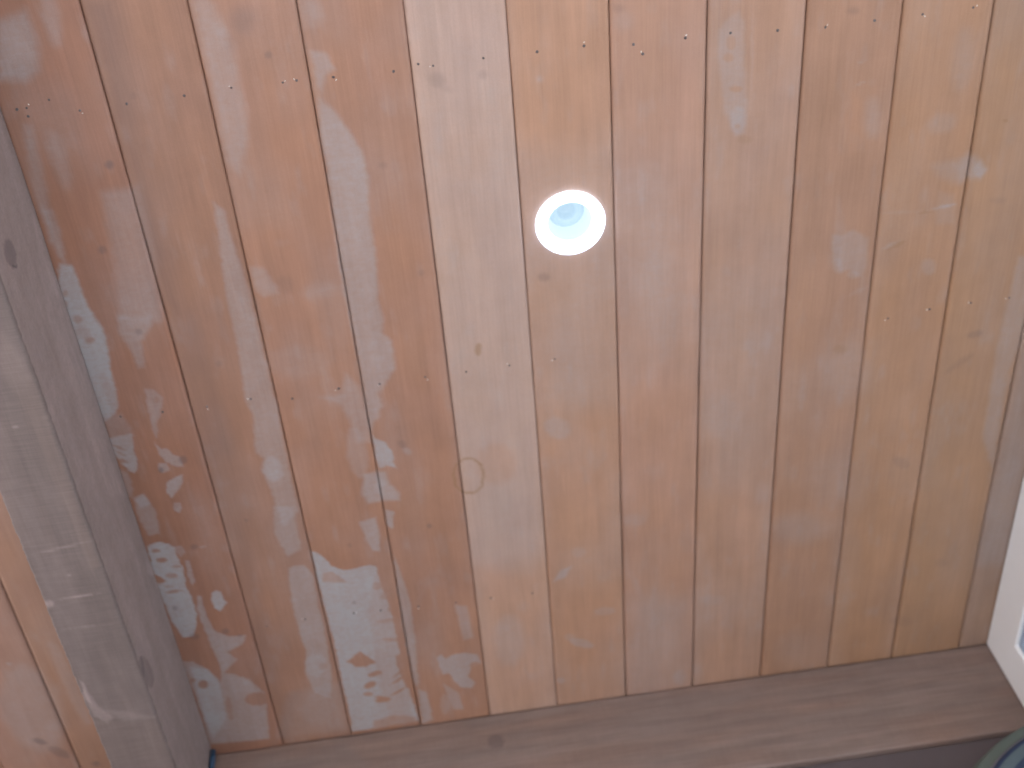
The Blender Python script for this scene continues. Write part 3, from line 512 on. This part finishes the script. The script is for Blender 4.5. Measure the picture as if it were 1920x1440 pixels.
def wood(name, grain_axis, bleach, dark, brown, warm, grain=0.10, saw=0.0, base=None, rough=0.55):
    """timber: 'wood' attribute (or base) x grain, then the marks attribute: R bleach G dark B warm A brown"""
    mt, n, l, p = mat_new(name)
    geo = n.new('ShaderNodeNewGeometry'); oi = n.new('ShaderNodeObjectInfo')
    off = n.new('ShaderNodeVectorMath'); off.operation = 'SCALE'; off.inputs[0].default_value = (7, 13, 5)
    l.new(oi.outputs['Random'], off.inputs['Scale'])
    add = n.new('ShaderNodeVectorMath'); add.operation = 'ADD'
    l.new(geo.outputs['Position'], add.inputs[0]); l.new(off.outputs[0], add.inputs[1])
    def noise(scale_vec, scale, detail=4, rough_=0.6, dist=0.0):
        mp = n.new('ShaderNodeVectorMath'); mp.operation = 'MULTIPLY'; mp.inputs[1].default_value = scale_vec
        l.new(add.outputs[0], mp.inputs[0])
        t = n.new('ShaderNodeTexNoise'); t.inputs['Scale'].default_value = scale; t.inputs['Detail'].default_value = detail
        t.inputs['Roughness'].default_value = rough_; t.inputs['Distortion'].default_value = dist
        l.new(mp.outputs[0], t.inputs['Vector']); return t.outputs['Fac']
    st = [1, 1, 1]; st[grain_axis] = 0.035
    fine = noise(st, 330, 3); 
    st2 = [1, 1, 1]; st2[grain_axis] = 0.07
    wide = noise(st2, 55, 3, 0.5, 0.4)
    speck = noise((1, 1, 1), 900, 2)
    mott = noise((1, 1, 1), 16, 5, 0.62)
    def rng(x, a, b, lo=0.3, hi=0.7):
        r = n.new('ShaderNodeMapRange'); r.inputs[1].default_value = lo; r.inputs[2].default_value = hi
        r.inputs[3].default_value = a; r.inputs[4].default_value = b; l.new(x, r.inputs[0]); return r.outputs[0]
    def mul(a, b, op='MULTIPLY'):
        q = n.new('ShaderNodeMath'); q.operation = op
        for i, s in enumerate((a, b)):
            if isinstance(s, (int, float)): q.inputs[i].default_value = s
            else: l.new(s, q.inputs[i])
        return q.outputs[0]
    g = mul(rng(fine, 1 - grain, 1 + grain), rng(wide, 1 - grain * 0.9, 1 + grain * 0.9))
    g = mul(g, rng(speck, 0.95, 1.05)); g = mul(g, rng(mott, 0.95, 1.05))
    if saw:
        sv = [1, 1, 1]; sv[0 if grain_axis == 1 else 2] = 0.05
        g = mul(g, rng(noise(sv, 420, 4), 1 - saw, 1 + saw))
    def mix(fac, a, b):
        q = n.new('ShaderNodeMix'); q.data_type = 'RGBA'
        if isinstance(fac, float): q.inputs[0].default_value = fac
        else: l.new(fac, q.inputs[0])
        for i, s in ((6, a), (7, b)):
            if isinstance(s, tuple): q.inputs[i].default_value = (*s, 1)
            else: l.new(s, q.inputs[i])
        return q.outputs[2]
    at = n.new('ShaderNodeAttribute'); at.attribute_name = 'marks'
    sep = n.new('ShaderNodeSeparateColor'); l.new(at.outputs['Color'], sep.inputs[0])
    if base is None:
        wa = n.new('ShaderNodeAttribute'); wa.attribute_name = 'wood'; c0 = wa.outputs['Color']
    else:
        c0 = base
    c = mix(sep.outputs[2], c0, warm)
    sc = n.new('ShaderNodeVectorMath'); sc.operation = 'SCALE'; l.new(c, sc.inputs[0]); l.new(g, sc.inputs['Scale']); c = sc.outputs[0]
    # bleached film: broken up a little by the grain and by fine speckle
    bf = mul(sep.outputs[0], rng(mott, 0.86, 1.14)); bf = mul(bf, rng(wide, 0.90, 1.10)); bf = mul(bf, rng(noise((0.22, 1, 1) if grain_axis == 1 else (1, 1, 0.3), 260, 4, 0.65), 0.86, 1.12)); bf = mul(bf, rng(noise((1, 1, 1), 120, 3, 0.6), 0.84, 1.12))
    gb = n.new('ShaderNodeVectorMath'); gb.operation = 'SCALE'; gb.inputs[0].default_value = bleach
    l.new(mul(rng(speck, 0.94, 1.06), rng(fine, 1 - grain * .4, 1 + grain * .4)), gb.inputs['Scale'])
    cl = n.new('ShaderNodeClamp'); l.new(bf, cl.inputs[0])
    c = mix(cl.outputs[0], c, gb.outputs[0])
    c = mix(at.outputs['Alpha'], c, brown)
    c = mix(sep.outputs[1], c, dark)
    l.new(c, p.inputs['Base Color'])
    p.inputs['Roughness'].default_value = rough
    bp = n.new('ShaderNodeBump'); bp.inputs['Strength'].default_value = 0.25; bp.inputs['Distance'].default_value = 0.0006
    l.new(fine, bp.inputs['Height']); l.new(bp.outputs[0], p.inputs['Normal'])
    return mt

BROWN = (0.26, 0.15, 0.075)
M_board = wood('ceiling timber', 1, (0.335, 0.317, 0.322), (0.10, 0.08, 0.085), BROWN, (0.40, 0.215, 0.13), grain=0.055)
M_beam = wood('beam timber', 1, (0.37, 0.295, 0.285), (0.06, 0.05, 0.06), (0.09, 0.07, 0.08), (0.18, 0.135, 0.12), grain=0.06, saw=0.10, base=(0.140, 0.110, 0.103), rough=0.75)  # its bleach tone also carries the light painted on the side face
M_plate = wood('wall beam timber', 0, (0.24, 0.21, 0.20), (0.05, 0.04, 0.045), BROWN, (0.22, 0.13, 0.095), grain=0.13, saw=0.05, base=(0.190, 0.138, 0.120), rough=0.7)
M_deck = plain('dark roof felt', (0.05, 0.035, 0.033), 0.9, noise=0.2)
M_nail = plain('weathered steel nail', (0.13, 0.115, 0.12), 0.5, 0.6, noise=0.3, scale=400)
M_glint = plain('painted nail glint', (0.75, 0.72, 0.66), 0.5, 0.0, noise=0.1)  # pale colour standing in for glints at the nail heads
M_white = plain('white window paint', (0.86, 0.90, 0.93), 0.4, noise=0.03, scale=30)
M_gasket = plain('grey glazing seal', (0.33, 0.42, 0.55), 0.5, noise=0.05)
M_trim = plain('white lamp enamel', (0.85, 0.87, 0.9), 0.3)
M_floor = plain('pale paving', (0.455, 0.465, 0.47), 0.85, noise=0.15, scale=3)
M_ground = plain('bare earth ground', (0.19, 0.155, 0.135), 0.95, noise=0.35, scale=1.5)
M_wall = plain('rendered wall', (0.62, 0.58, 0.55), 0.9, noise=0.06, scale=20)
M_dark = plain('dark timber lining', (0.085, 0.066, 0.070), 0.8, noise=0.15, scale=12)
M_blue = plain('blue cable sheath', (0.03, 0.07, 0.13), 0.45, noise=0.1)

def emission(name, colr, s):
    mt, n, l, p = mat_new(name)
    p.inputs['Base Color'].default_value = (0.2, 0.24, 0.26, 1); p.inputs['Roughness'].default_value = 0.35
    p.inputs['Emission Color'].default_value = (*colr, 1); p.inputs['Emission Strength'].default_value = s
    return mt
M_glow = emission('lit frosted ring', (0.60, 0.75, 1.0), 1.3)
M_cone = emission('lit frosted bowl', (0.74, 0.92, 1.0), 0.20)
M_bulb = emission('lamp glass', (0.60, 0.82, 1.0), 0.155)

mt, n, l, p = mat_new('window glass')
p.inputs['Base Color'].default_value = (0.93, 0.97, 1, 1); p.inputs['Roughness'].default_value = 0.02
p.inputs['Transmission Weight'].default_value = 1.0; p.inputs['IOR'].default_value = 1.45
M_glass = mt

# ------------------------------------------------------------------ ground and sky light setting
tag(link('ground', [(-400, -400, -0.12), (400, -400, -0.12), (400, 400, -0.12), (-400, 400, -0.12)], [(0, 1, 2, 3)], M_ground), kind='structure')
tag(box('floor', (-1.9, -2.9, -0.115), (1.36, 0.30, 0.0), M_floor), kind='structure')

tag(box('bounce_slab', (1.55, -4.0, -0.116), (8.0, 1.2, -0.03), M_floor), kind='structure')  # unseen pale slab added outside the window to bounce light onto the beam

# ------------------------------------------------------------------ ceiling boards
W = 0.133
EDGES = [-0.845, 0.150, 1.102, 2.078, 3.058, 4.017, 5.001, 5.965, 6.952, 7.932, 8.875, 9.870, 10.85]
# base timber colour of each board (linear), look, and its drop below the mean ceiling plane in mm
BOARDS = [
    ((0.305, 0.165, 0.108), 'reddish brown board beside the beam with white water blotches', 0.4),
    ((0.310, 0.182, 0.122), 'brown board with a dull grey streak along its edge', -0.9),
    ((0.345, 0.200, 0.132), 'brown board with a large chalky white patch at its end', -0.4),
    ((0.350, 0.207, 0.138), 'brown board with a pale streak down its left edge', 0.0),
    ((0.455, 0.330, 0.255), 'pale washed out board with a brown ring stain', 0.5),
    ((0.425, 0.270, 0.178), 'orange brown board holding most of the round lamp', 0.1),
    ((0.410, 0.260, 0.180), 'plain light orange brown board right of the lamp', 0.3),
    ((0.405, 0.262, 0.178), 'pinkish brown board with a grey smear near the top', 0.0),
    ((0.365, 0.228, 0.148), 'dull brown board with a scuffed grey patch', 0.3),
    ((0.385, 0.240, 0.145), 'orange board with chalky splash on its right joint', 0.0),
    ((0.380, 0.244, 0.147), 'orange brown board with a grey right margin', 0.4),
    ((0.340, 0.245, 0.180), 'greyish board against the white window', 0.0),
]
Y_IN, Y_OUT = 1.2595, -1.9
LAMP = (4.527 * W, 1.862 * W)
ceiling = tag(empty('board_ceiling', (0.6, 0.0, CEIL_Z)),
              'stained orange brown tongue and groove ceiling with water marks around the round lamp', 'ceiling')

def stations():
    fine = np.arange(-0.20, Y_IN + 0.012, 0.0026)
    return np.concatenate([np.linspace(Y_OUT, -0.21, 24), fine])

def make_board(x0, x1, basec, drop, parent, marks, seed, st, step=0.0026):
    gap, ch = (0.0004, 0.0022) if x0 < 4.5 * W else (0.0009, 0.0034)
    w = x1 - x0 - 2 * gap
    inner = np.linspace(ch, w - ch, max(4, int(round(w / step))))
    prof = [(0, 0.0024)] + [(a, 0.0) for a in inner] + [(w, 0.0024), (w, 0.018), (0, 0.018)]
    # loft gives (a, b, s) -> x = a, z = b, y = s
    v, f, n = loft(prof, st)
    xyz = np.zeros_like(v); xyz[:, 0] = v[:, 0]; xyz[:, 1] = v[:, 2]; xyz[:, 2] = v[:, 1]
    wob = 0.0005 * fbm(xyz[:, 1] * 3 + seed, xyz[:, 1] * 0, seed)      # edges not dead straight
    edge = 0.0006 * fbm(xyz[:, 1] * 9, xyz[:, 0] * 20 + seed, seed + 2)
    cup = 0.0006 * ((xyz[:, 0] / w - 0.5) ** 2 * 4)
    xyz[:, 0] += edge * 0.7
    xyz[:, 2] += wob + cup - drop * 0.001
    o = link('board', xyz, f, M_board, parent)
    ox, oy = x0 + gap, 0.0
    o.location = (ox - parent.location.x, oy - parent.location.y, 0.0)
    X = (xyz[:, 0] + ox) * 1000; Y = xyz[:, 1] * 1000
    mk = paint(X, Y, marks, seed=11)
    # a film of dust that thickens in soft clouds, drawn out along the board
    cloud = np.clip(fbm(X / 70 + seed * 3.1, Y / 150, 40 + seed, 3) * 0.5 + 0.03, 0, 1) * 0.4
    wisps = np.clip(fbm(X / 16 + seed, Y / 45, 60 + seed, 3) - 0.25, 0, 1) * 0.30
    add = np.clip(cloud + wisps, 0, 0.35)
    mk[:, 0] = mk[:, 0] + add * (1 - mk[:, 0])
    attr(o, 'marks', mk)
    b = np.array(basec) * (0.92, 0.845, 0.85)
    stripe = fbm(X / 11 + seed * 7, Y / 420, 80 + seed, 3)
    patch = fbm(X / 60 + seed, Y / 110, 90 + seed, 3)
    k = 1 + 0.055 * stripe + 0.06 * patch
    hue = 0.05 * fbm(X / 45 + seed * 2, Y / 90, 70 + seed, 2)
    cc = np.ones((len(X), 4)); cc[:, 0] = b[0] * k * (1 + hue * .4); cc[:, 1] = b[1] * k; cc[:, 2] = b[2] * k * (1 - hue)
    attr(o, 'wood', cc)
    return o

boards = []
ST = stations()
for i, (c, lab, drop) in enumerate(BOARDS):
    b = make_board(EDGES[i] * W, EDGES[i + 1] * W, c, drop, ceiling, CEILING_MARKS, i + 1, ST)
    b['label'] = lab
    boards.append(b)

# hole for the lamp is only a shallow seat: the trim ring stands proud of boards, the well sits above a cut
def cut_hole(b, cx, cy, r):
    me = b.data; co = np.zeros(len(me.vertices) * 3, np.float32); me.vertices.foreach_get('co', co); co = co.reshape(-1, 3)
    lx = co[:, 0] + b.location.x + b.parent.location.x - cx; ly = co[:, 1] + b.location.y + b.parent.location.y - cy
    bm = _bm.new(); bm.from_mesh(me); bm.verts.ensure_lookup_table()
    _bm.ops.delete(bm, geom=[bm.verts[k] for k in np.nonzero(lx * lx + ly * ly < r * r)[0]], context='VERTS')
    bm.to_mesh(me); bm.free()
for k in (4, 5):
    cut_hole(boards[k], LAMP[0], LAMP[1], 0.041)
    bm = _bm.new(); bm.from_mesh(boards[k].data)      # the boards' hidden top faces would close the lamp well
    _bm.ops.delete(bm, geom=[f_ for f_ in bm.faces if all(q.co.z > 0.015 for q in f_.verts)], context='FACES')
    bm.to_mesh(boards[k].data); bm.free()

deck = link('roof_deck', [(-0.12, Y_OUT, 0.0185), (1.47, Y_OUT, 0.0185), (1.47, 1.36, 0.0185), (-0.12, 1.36, 0.0185),
                          (-0.12, Y_OUT, 0.0385), (1.47, Y_OUT, 0.0385), (1.47, 1.36, 0.0385), (-0.12, 1.36, 0.0385)],
            [(0, 1, 2, 3), (4, 7, 6, 5), (0, 4, 5, 1), (1, 5, 6, 2), (2, 6, 7, 3), (3, 7, 4, 0)], M_deck, ceiling)
deck.location = (-0.6, 0, 0)
cut = lathe('deck_hole', [(0.0, -0.05), (0.043, -0.05), (0.043, 0.09), (0.0, 0.09)], None)
# cut the deck for the lamp well with a boolean, applied, so the cutter can go
cut.location = (LAMP[0], LAMP[1], CEIL_Z + 0.02)
bmod = deck.modifiers.new('hole', 'BOOLEAN'); bmod.object = cut; bmod.operation = 'DIFFERENCE'; bmod.solver = 'EXACT'
dg = bpy.context.evaluated_depsgraph_get(); dg.update()
me2 = bpy.data.meshes.new_from_object(deck.evaluated_get(dg)); deck.modifiers.clear(); deck.data = me2
bpy.data.objects.remove(cut)

# nails: one head each, children of the board they hold
def nail_mesh(r=0.0021):
    v = [(0, 0, -0.0006)]; f = []
    for ring, (rr, z) in enumerate(((r * .6, -0.0005), (r, -0.0001), (r * 1.05, 0.0006))):
        for k in range(12): a = k * math.pi / 6; v.append((rr * math.cos(a), rr * math.sin(a), z))
    for k in range(12): f.append((0, 1 + (k + 1) % 12, 1 + k))
    for ring in range(2):
        for k in range(12): f.append((1 + ring * 12 + k, 1 + ring * 12 + (k + 1) % 12, 13 + ring * 12 + (k + 1) % 12, 13 + ring * 12 + k))
    me = bpy.data.meshes.new('nail_head'); me.from_pydata(v, [], f); me.materials.append(M_nail); me.materials.append(M_glint)
    # bright rim glints are painted as separate pale chips
    n0 = len(v)
    return me
NM = nail_mesh()
def glint_mesh():  # pale chip beside a nail head, a highlight put in as colour
    v = [(-0.0014, -0.0005, 0), (0.0013, -0.0007, -0.0002), (0.0016, 0.0003, -0.0009), (-0.0004, 0.0008, -0.0007), (0, 0, 0.0003)]
    f = [(0, 3, 2, 1), (0, 1, 4), (1, 2, 4), (2, 3, 4), (3, 0, 4)]
    me = bpy.data.meshes.new('nail_glint'); me.from_pydata(v, [], f); me.materials.append(M_glint); return me
SM = glint_mesh()
rs = np.random.RandomState(4)
for x, y in NAILS:
    X = x / 1000; Y = y / 1000
    for i in range(len(BOARDS)):
        if EDGES[i] * W <= X < EDGES[i + 1] * W:
            o = bpy.data.objects.new('nail_head', NM); col.objects.link(o); o.parent = boards[i]
            s = 0.62 + 0.35 * rs.rand()
            o.location = (X - boards[i].location.x - ceiling.location.x, Y - boards[i].location.y, -BOARDS[i][2] * 0.001 - 0.0002)
            o.rotation_euler = (0.2 * rs.randn(), 0.2 * rs.randn(), rs.rand() * 6); o.scale = (s, s, s)
            if rs.rand() < 0.62:
                c = bpy.data.objects.new('nail_glint', SM); col.objects.link(c); c.parent = boards[i]
                a = rs.rand() * 6.28; rr = 0.0028 + 0.003 * rs.rand()
                c.location = o.location + Vector((rr * math.cos(a), rr * math.sin(a), 0.0))
                c.rotation_euler = (0, 0, rs.rand() * 6.28); c.scale = (s, s, s)

# ------------------------------------------------------------------ next bay beyond the beam
bay = tag(empty('board_ceiling', (-0.4, 0.0, CEIL_Z)), 'strip of orange board ceiling beyond the left beam', 'ceiling')
st2 = np.concatenate([np.linspace(Y_OUT, 0.4, 12), np.arange(0.41, Y_IN + 0.01, 0.005)])
for i, (a, b_, c) in enumerate(((-1.50, -2.612, (0.33, 0.21, 0.145)), (-2.612, -3.6, (0.33, 0.21, 0.155)), (-3.6, -4.6, (0.40, 0.25, 0.17)), (-4.6, -5.6, (0.40, 0.25, 0.17)))):
    o = make_board(b_ * W, a * W, c, 0.2 * i, bay, NEXT_BAY_MARKS, 30 + i, st2, 0.005)
dk = box('roof_deck', (-0.35, Y_OUT, 0.0185), (0.19, 1.36, 0.0385), M_deck, bay)

# ------------------------------------------------------------------ beams
def rounded_rect(w, h, r, n):
    """closed profile, x 0..w, z -h..0, lower corners rounded, densified"""
    pts = []
    for k in range(n): pts.append((w, -(h - r) * k / n))
    for k in range(5): a = -k * math.pi / 8; pts.append((w - r + r * math.cos(a), -(h - r) + r * math.sin(a)))
    for k in range(1, n): pts.append((w - r - (w - 2 * r) * k / n, -h))
    for k in range(5): a = -math.pi / 2 - k * math.pi / 8; pts.append((r + r * math.cos(a), -(h - r) + r * math.sin(a)))
    for k in range(1, n): pts.append((0, -(h - r) * (1 - k / n)))
    pts.append((0, 0))
    return pts

BX1, BX0 = -0.820 * W, -1.546 * W
BD = 0.130 * 11.5655 * W
prof = rounded_rect(BX1 - BX0, BD + 0.0, 0.004, 44)
stb = np.concatenate([np.linspace(Y_OUT, -0.32, 14), np.arange(-0.30, Y_IN, 0.0035)])
v, f, n = loft(prof, stb)
xyz = np.zeros_like(v); xyz[:, 0] = v[:, 0] + BX0; xyz[:, 1] = v[:, 2]; xyz[:, 2] = v[:, 1]
# sawn faces and a ragged arris
low = np.clip((-xyz[:, 2] - BD + 0.03) / 0.03, 0, 1)
xyz[:, 0] += 0.0012 * fbm(xyz[:, 1] * 8, xyz[:, 2] * 12, 5) + 0.0012 * low * fbm(xyz[:, 1] * 160, xyz[:, 2] * 30, 6, 2)
xyz[:, 2] += 0.001 * fbm(xyz[:, 1] * 7, xyz[:, 0] * 10, 7)
f = np.ascontiguousarray(f[:, ::-1])
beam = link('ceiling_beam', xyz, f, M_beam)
beam.location = (0, 0, CEIL_Z)
X = xyz[:, 0] * 1000; Y = xyz[:, 1] * 1000; Z = xyz[:, 2] * 1000
mk = np.zeros((len(X), 4))
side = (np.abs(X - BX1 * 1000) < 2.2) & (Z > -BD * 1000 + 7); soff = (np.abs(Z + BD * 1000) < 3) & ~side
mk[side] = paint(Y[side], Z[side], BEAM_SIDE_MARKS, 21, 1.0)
mk[side, 0] = 1 - (1 - mk[side, 0]) * 0.48  # whole side face lightened, missing light painted into its colour
mk[soff] = paint(X[soff], Y[soff], SOFFIT_MARKS, 22, 1.5)
cl = np.clip(fbm((X + Z) / 30, Y / 120, 33), 0, 1)
mk[:, 0] += 0.22 * cl; mk[:, 2] = np.maximum(mk[:, 2], 0.45 * np.clip(fbm((X + Z) / 25 + 9, Y / 160, 35), 0, 1))
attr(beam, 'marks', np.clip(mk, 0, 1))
tag(beam, 'grey rough sawn beam running down the left side under the boards', 'beam')

FY0, FY1 = 9.47 * W, 9.47 * W + 0.030
prof = rounded_rect(FY1 - FY0, BD, 0.004, 40)
stf = np.concatenate([np.arange(-0.70, BX0 - 0.004, 0.02), np.arange(BX0 - 0.003, 1.40, 0.0045)])
v, f, n = loft(prof, stf)
xyz = np.zeros_like(v); xyz[:, 0] = v[:, 2]; xyz[:, 1] = v[:, 0] + FY0; xyz[:, 2] = v[:, 1] - 0.0003
xyz[:, 1] += 0.0008 * fbm(xyz[:, 0] * 6, xyz[:, 2] * 14, 15)
xyz[:, 2] += 0.0008 * fbm(xyz[:, 0] * 6, xyz[:, 1] * 14, 16) - 0.001
plate = link('wall_beam', xyz, f, M_plate); plate.location = (0, 0, CEIL_Z)
X = xyz[:, 0] * 1000; Y = xyz[:, 1] * 1000; Z = xyz[:, 2] * 1000
mk = np.zeros((len(X), 4)); fs = np.abs(Y - FY0 * 1000) < 3
mk[fs] = paint(X[fs], Z[fs], FAR_BEAM_MARKS, 23, 0.8)
mk[:, 0] += 0.22 * np.clip(fbm(X / 140, Z / 22, 43), 0, 1)
mk[:, 2] = np.maximum(mk[:, 2], 0.55 * np.clip(fbm(X / 200 + 4, Z / 30, 45) + .1, 0, 1))
attr(plate, 'marks', np.clip(mk, 0, 1))
tag(plate, 'dark brown timber beam across the board ends at the bottom', 'beam')

# ------------------------------------------------------------------ lamp
lamp = tag(empty('ceiling_downlight', (LAMP[0], LAMP[1], CEIL_Z)), 'round white recessed ceiling lamp, lit pale blue', 'ceiling lamp')
R = 0.0490
ringp = [(R, 0.0005), (R + 0.0006, -0.0025), (R - 0.0005, -0.0055), (R - 0.0035, -0.0078), (R - 0.008, -0.0085), (R - 0.0125, -0.0075), (R - 0.0155, -0.004), (R - 0.0165, 0.001), (R - 0.017, 0.006)]
lathe('trim_ring', ringp, M_glow, lamp)
cone = [(R - 0.0172, 0.006), (0.0300, 0.012), (0.0285, 0.024), (0.0265, 0.034), (0.0262, 0.0375)]
lathe('reflector', cone, M_cone, lamp)
lathe('lamp_glass', [(0.0260, 0.0372), (0.022, 0.0350), (0.0150, 0.0345), (0.0135, 0.0365), (0.0132, 0.050), (0.009, 0.0525), (0.0, 0.053)], M_bulb, lamp)
lathe('lamp_can', [(0.0395, 0.0205), (0.0395, 0.075), (0.0, 0.075)], M_trim, lamp)

# ------------------------------------------------------------------ right wall window
WX = 10.26 * W
window = tag(empty('window', (WX, 0.3, CEIL_Z - 0.6)), 'white framed window in the right wall just below the ceiling', 'window')
FZ1, FZ0 = -0.0015, -1.90            # frame top and bottom below the ceiling; unseen bottom lowered to admit bounced light
FYa, FYb = -0.9, FY0 - 0.0015        # near and far ends
fw = 0.091
def wbox(name, lo, hi, mat, parent=window, bev=0.0):
    l0 = (lo[0] - window.location.x, lo[1] - window.location.y, lo[2] + CEIL_Z - window.location.z)
    h0 = (hi[0] - window.location.x, hi[1] - window.location.y, hi[2] + CEIL_Z - window.location.z)
    return box(name, l0, h0, mat, parent, bev)
def frame_mesh(name, ya, yb, za, zb, w, x0, x1, mat, bev):
    """mitred rectangular frame in the wall plane"""
    o = [(ya, za), (yb, za), (yb, zb), (ya, zb)]; i = [(ya + w, za + w), (yb - w, za + w), (yb - w, zb - w), (ya + w, zb - w)]
    v = []
    for x in (x0, x1):
        for q in o + i: v.append((x - window.location.x, q[0] - window.location.y, q[1] + CEIL_Z - window.location.z))
    f = []
    for k in range(4):
        kn = (k + 1) % 4
        f += [(k, k + 4, kn + 4, kn), (8 + k, 8 + kn, 12 + kn, 12 + k), (k, kn, 8 + kn, 8 + k), (4 + k, 12 + k, 12 + kn, 4 + kn)]
    ob = link(name, v, f, mat, window)
    b = ob.modifiers.new('bevel', 'BEVEL'); b.width = bev; b.segments = 3; b.limit_method = 'ANGLE'
    return ob
frame_mesh('frame', FYa, FYb, FZ0, FZ1, fw, WX, WX + 0.06, M_white, 0.004)
frame_mesh('glazing_bead', FYa + fw + .0005, FYb - fw - .0005, FZ0 + fw + .0005, FZ1 - fw - .0005, 0.012, WX + 0.006, WX + 0.05, M_gasket, 0.002)
wbox('glass', (WX + 0.024, FYa + fw + 0.010, FZ0 + fw + 0.010), (WX + 0.030, FYb - fw - 0.010, FZ1 - fw - 0.010), M_glass)

wall = empty('side_wall', (WX + 0.05, 0, 0)); tag(wall, 'rendered side wall around the white window', 'wall')
def rbox(lo, hi): 
    return box('wall_panel', (lo[0] - wall.location.x, lo[1], lo[2]), (hi[0] - wall.location.x, hi[1], hi[2]), M_wall, wall)
rbox((WX + 0.004, Y_OUT, 0.002), (WX + 0.10, FY1, CEIL_Z + FZ0 - 0.002))
rbox((WX + 0.004, Y_OUT, CEIL_Z + FZ0), (WX + 0.10, FYa - 0.002, CEIL_Z - 0.003))
bw = box('back_wall', (-0.70, FY0 + 0.012, 0.002), (WX + 0.0, FY1 + 0.08, CEIL_Z - BD - 0.004), M_dark)
tag(bw, 'plain wall beneath the far timber beam', 'wall')
po = box('timber_post', (BX0, Y_OUT + 0.05, 0.002), (BX0 + 0.097, Y_OUT + 0.147, CEIL_Z - BD - 0.003), M_beam, None, 0.004)
attr(po, 'marks', np.zeros((8, 4))); tag(po, 'square post holding the near end of the left beam', 'post')

# ------------------------------------------------------------------ folded striped cloth in the corner
def striped():
    mt, n, l, p = mat_new('striped canvas')
    at = n.new('ShaderNodeAttribute'); at.attribute_name = 'stripe'
    l.new(at.outputs['Color'], p.inputs['Base Color']); p.inputs['Roughness'].default_value = 0.9
    return mt
M_canvas = striped()
def cloth():
    """a gathered striped curtain caught up on the side wall, falling in a bow and hanging down the corner"""
    key = [(1.361, -0.313), (1.335, -0.325), (1.305, -0.339), (1.250, -0.362), (1.203, -0.394), (1.168, -0.440), (1.148, -0.52), (1.137, -0.70), (1.132, -1.10), (1.130, -1.60)]
    pts = [Vector((key[0][0], 1.145, key[0][1]))]
    for i in range(len(key) - 1):                       # Catmull-Rom through the key points
        p0, p1, p2, p3 = (Vector((*key[max(0, min(len(key) - 1, i + d))], 0)) for d in (-1, 0, 1, 2))
        for k in range(1, 9):
            t = k / 8
            q = 0.5 * ((2 * p1) + (p2 - p0) * t + (2 * p0 - 5 * p1 + 4 * p2 - p3) * t * t + (3 * p1 - p0 - 3 * p2 + p3) * t ** 3)
            pts.append(Vector((q.x, 1.145, q.y)))
    V = []; C = []; na = 168; ns = len(pts)
    cols = [(0.075, 0.090, 0.078), (0.105, 0.105, 0.125), (0.012, 0.022, 0.060), (0.06, 0.08, 0.09), (0.018, 0.03, 0.06), (0.075, 0.10, 0.095), (0.018, 0.026, 0.07), (0.07, 0.09, 0.12), (0.012, 0.02, 0.055), (0.07, 0.085, 0.09)]
    wd = [.30, .05, .06, .10, .05, .09, .07, .10, .08, .10]
    cum = np.cumsum(wd)
    for s in range(ns):
        t = s / (ns - 1)
        ax = (pts[min(s + 1, ns - 1)] - pts[max(s - 1, 0)]).normalized()
        up = ax.cross(Vector((0, 1, 0))).normalized()
        if up.x > 0: up = -up
        for a in range(na):
            u = a / na; th = math.pi * (0.5 - 2 * u)
            lob = 1 + 0.055 * math.cos(u * 2 * math.pi * 9 + 1.2 * math.sin(t * 5)) + 0.03 * math.sin(u * 2 * math.pi * 4 + t * 3)
            r = 0.055 * lob * (0.75 + 0.25 * min(1, t * 8)) * (1 + 0.5 * max(0, t - 0.6))
            V.append(pts[s] + up * r * math.sin(th) + Vector((0, -1, 0)) * r * math.cos(th) * 0.8)
            q = (u * 2) % 1.0; k = min(int(np.searchsorted(cum, q)), 9)
            C.append((*cols[k], 1))
    F = [(s * na + a, s * na + (a + 1) % na, (s + 1) * na + (a + 1) % na, (s + 1) * na + a) for s in range(ns - 1) for a in range(na)]
    F.append(tuple(range(na))); F.append(tuple(range((ns - 1) * na, ns * na)))
    o = link('striped_curtain', V, F, M_canvas, smooth=True); o.location = (0, 0, CEIL_Z)
    attr(o, 'stripe', C)
    tag(o, 'gathered grey green and dark blue striped cloth in the corner below the window frame', 'curtain')
cloth()

# ------------------------------------------------------------------ blue cable in the beam corner
cb = tube('blue_cable', [(BX1 + 0.0065, 1.235, CEIL_Z - 0.012 - 0.02 * k) for k in range(0, 12)] +
          [(BX1 + 0.0065, 1.235, CEIL_Z - 0.26 - 0.5 * k) for k in range(0, 5)], 0.0050, M_blue)
tag(cb, 'thin blue cable dropping down the corner between the two beams', 'cable')
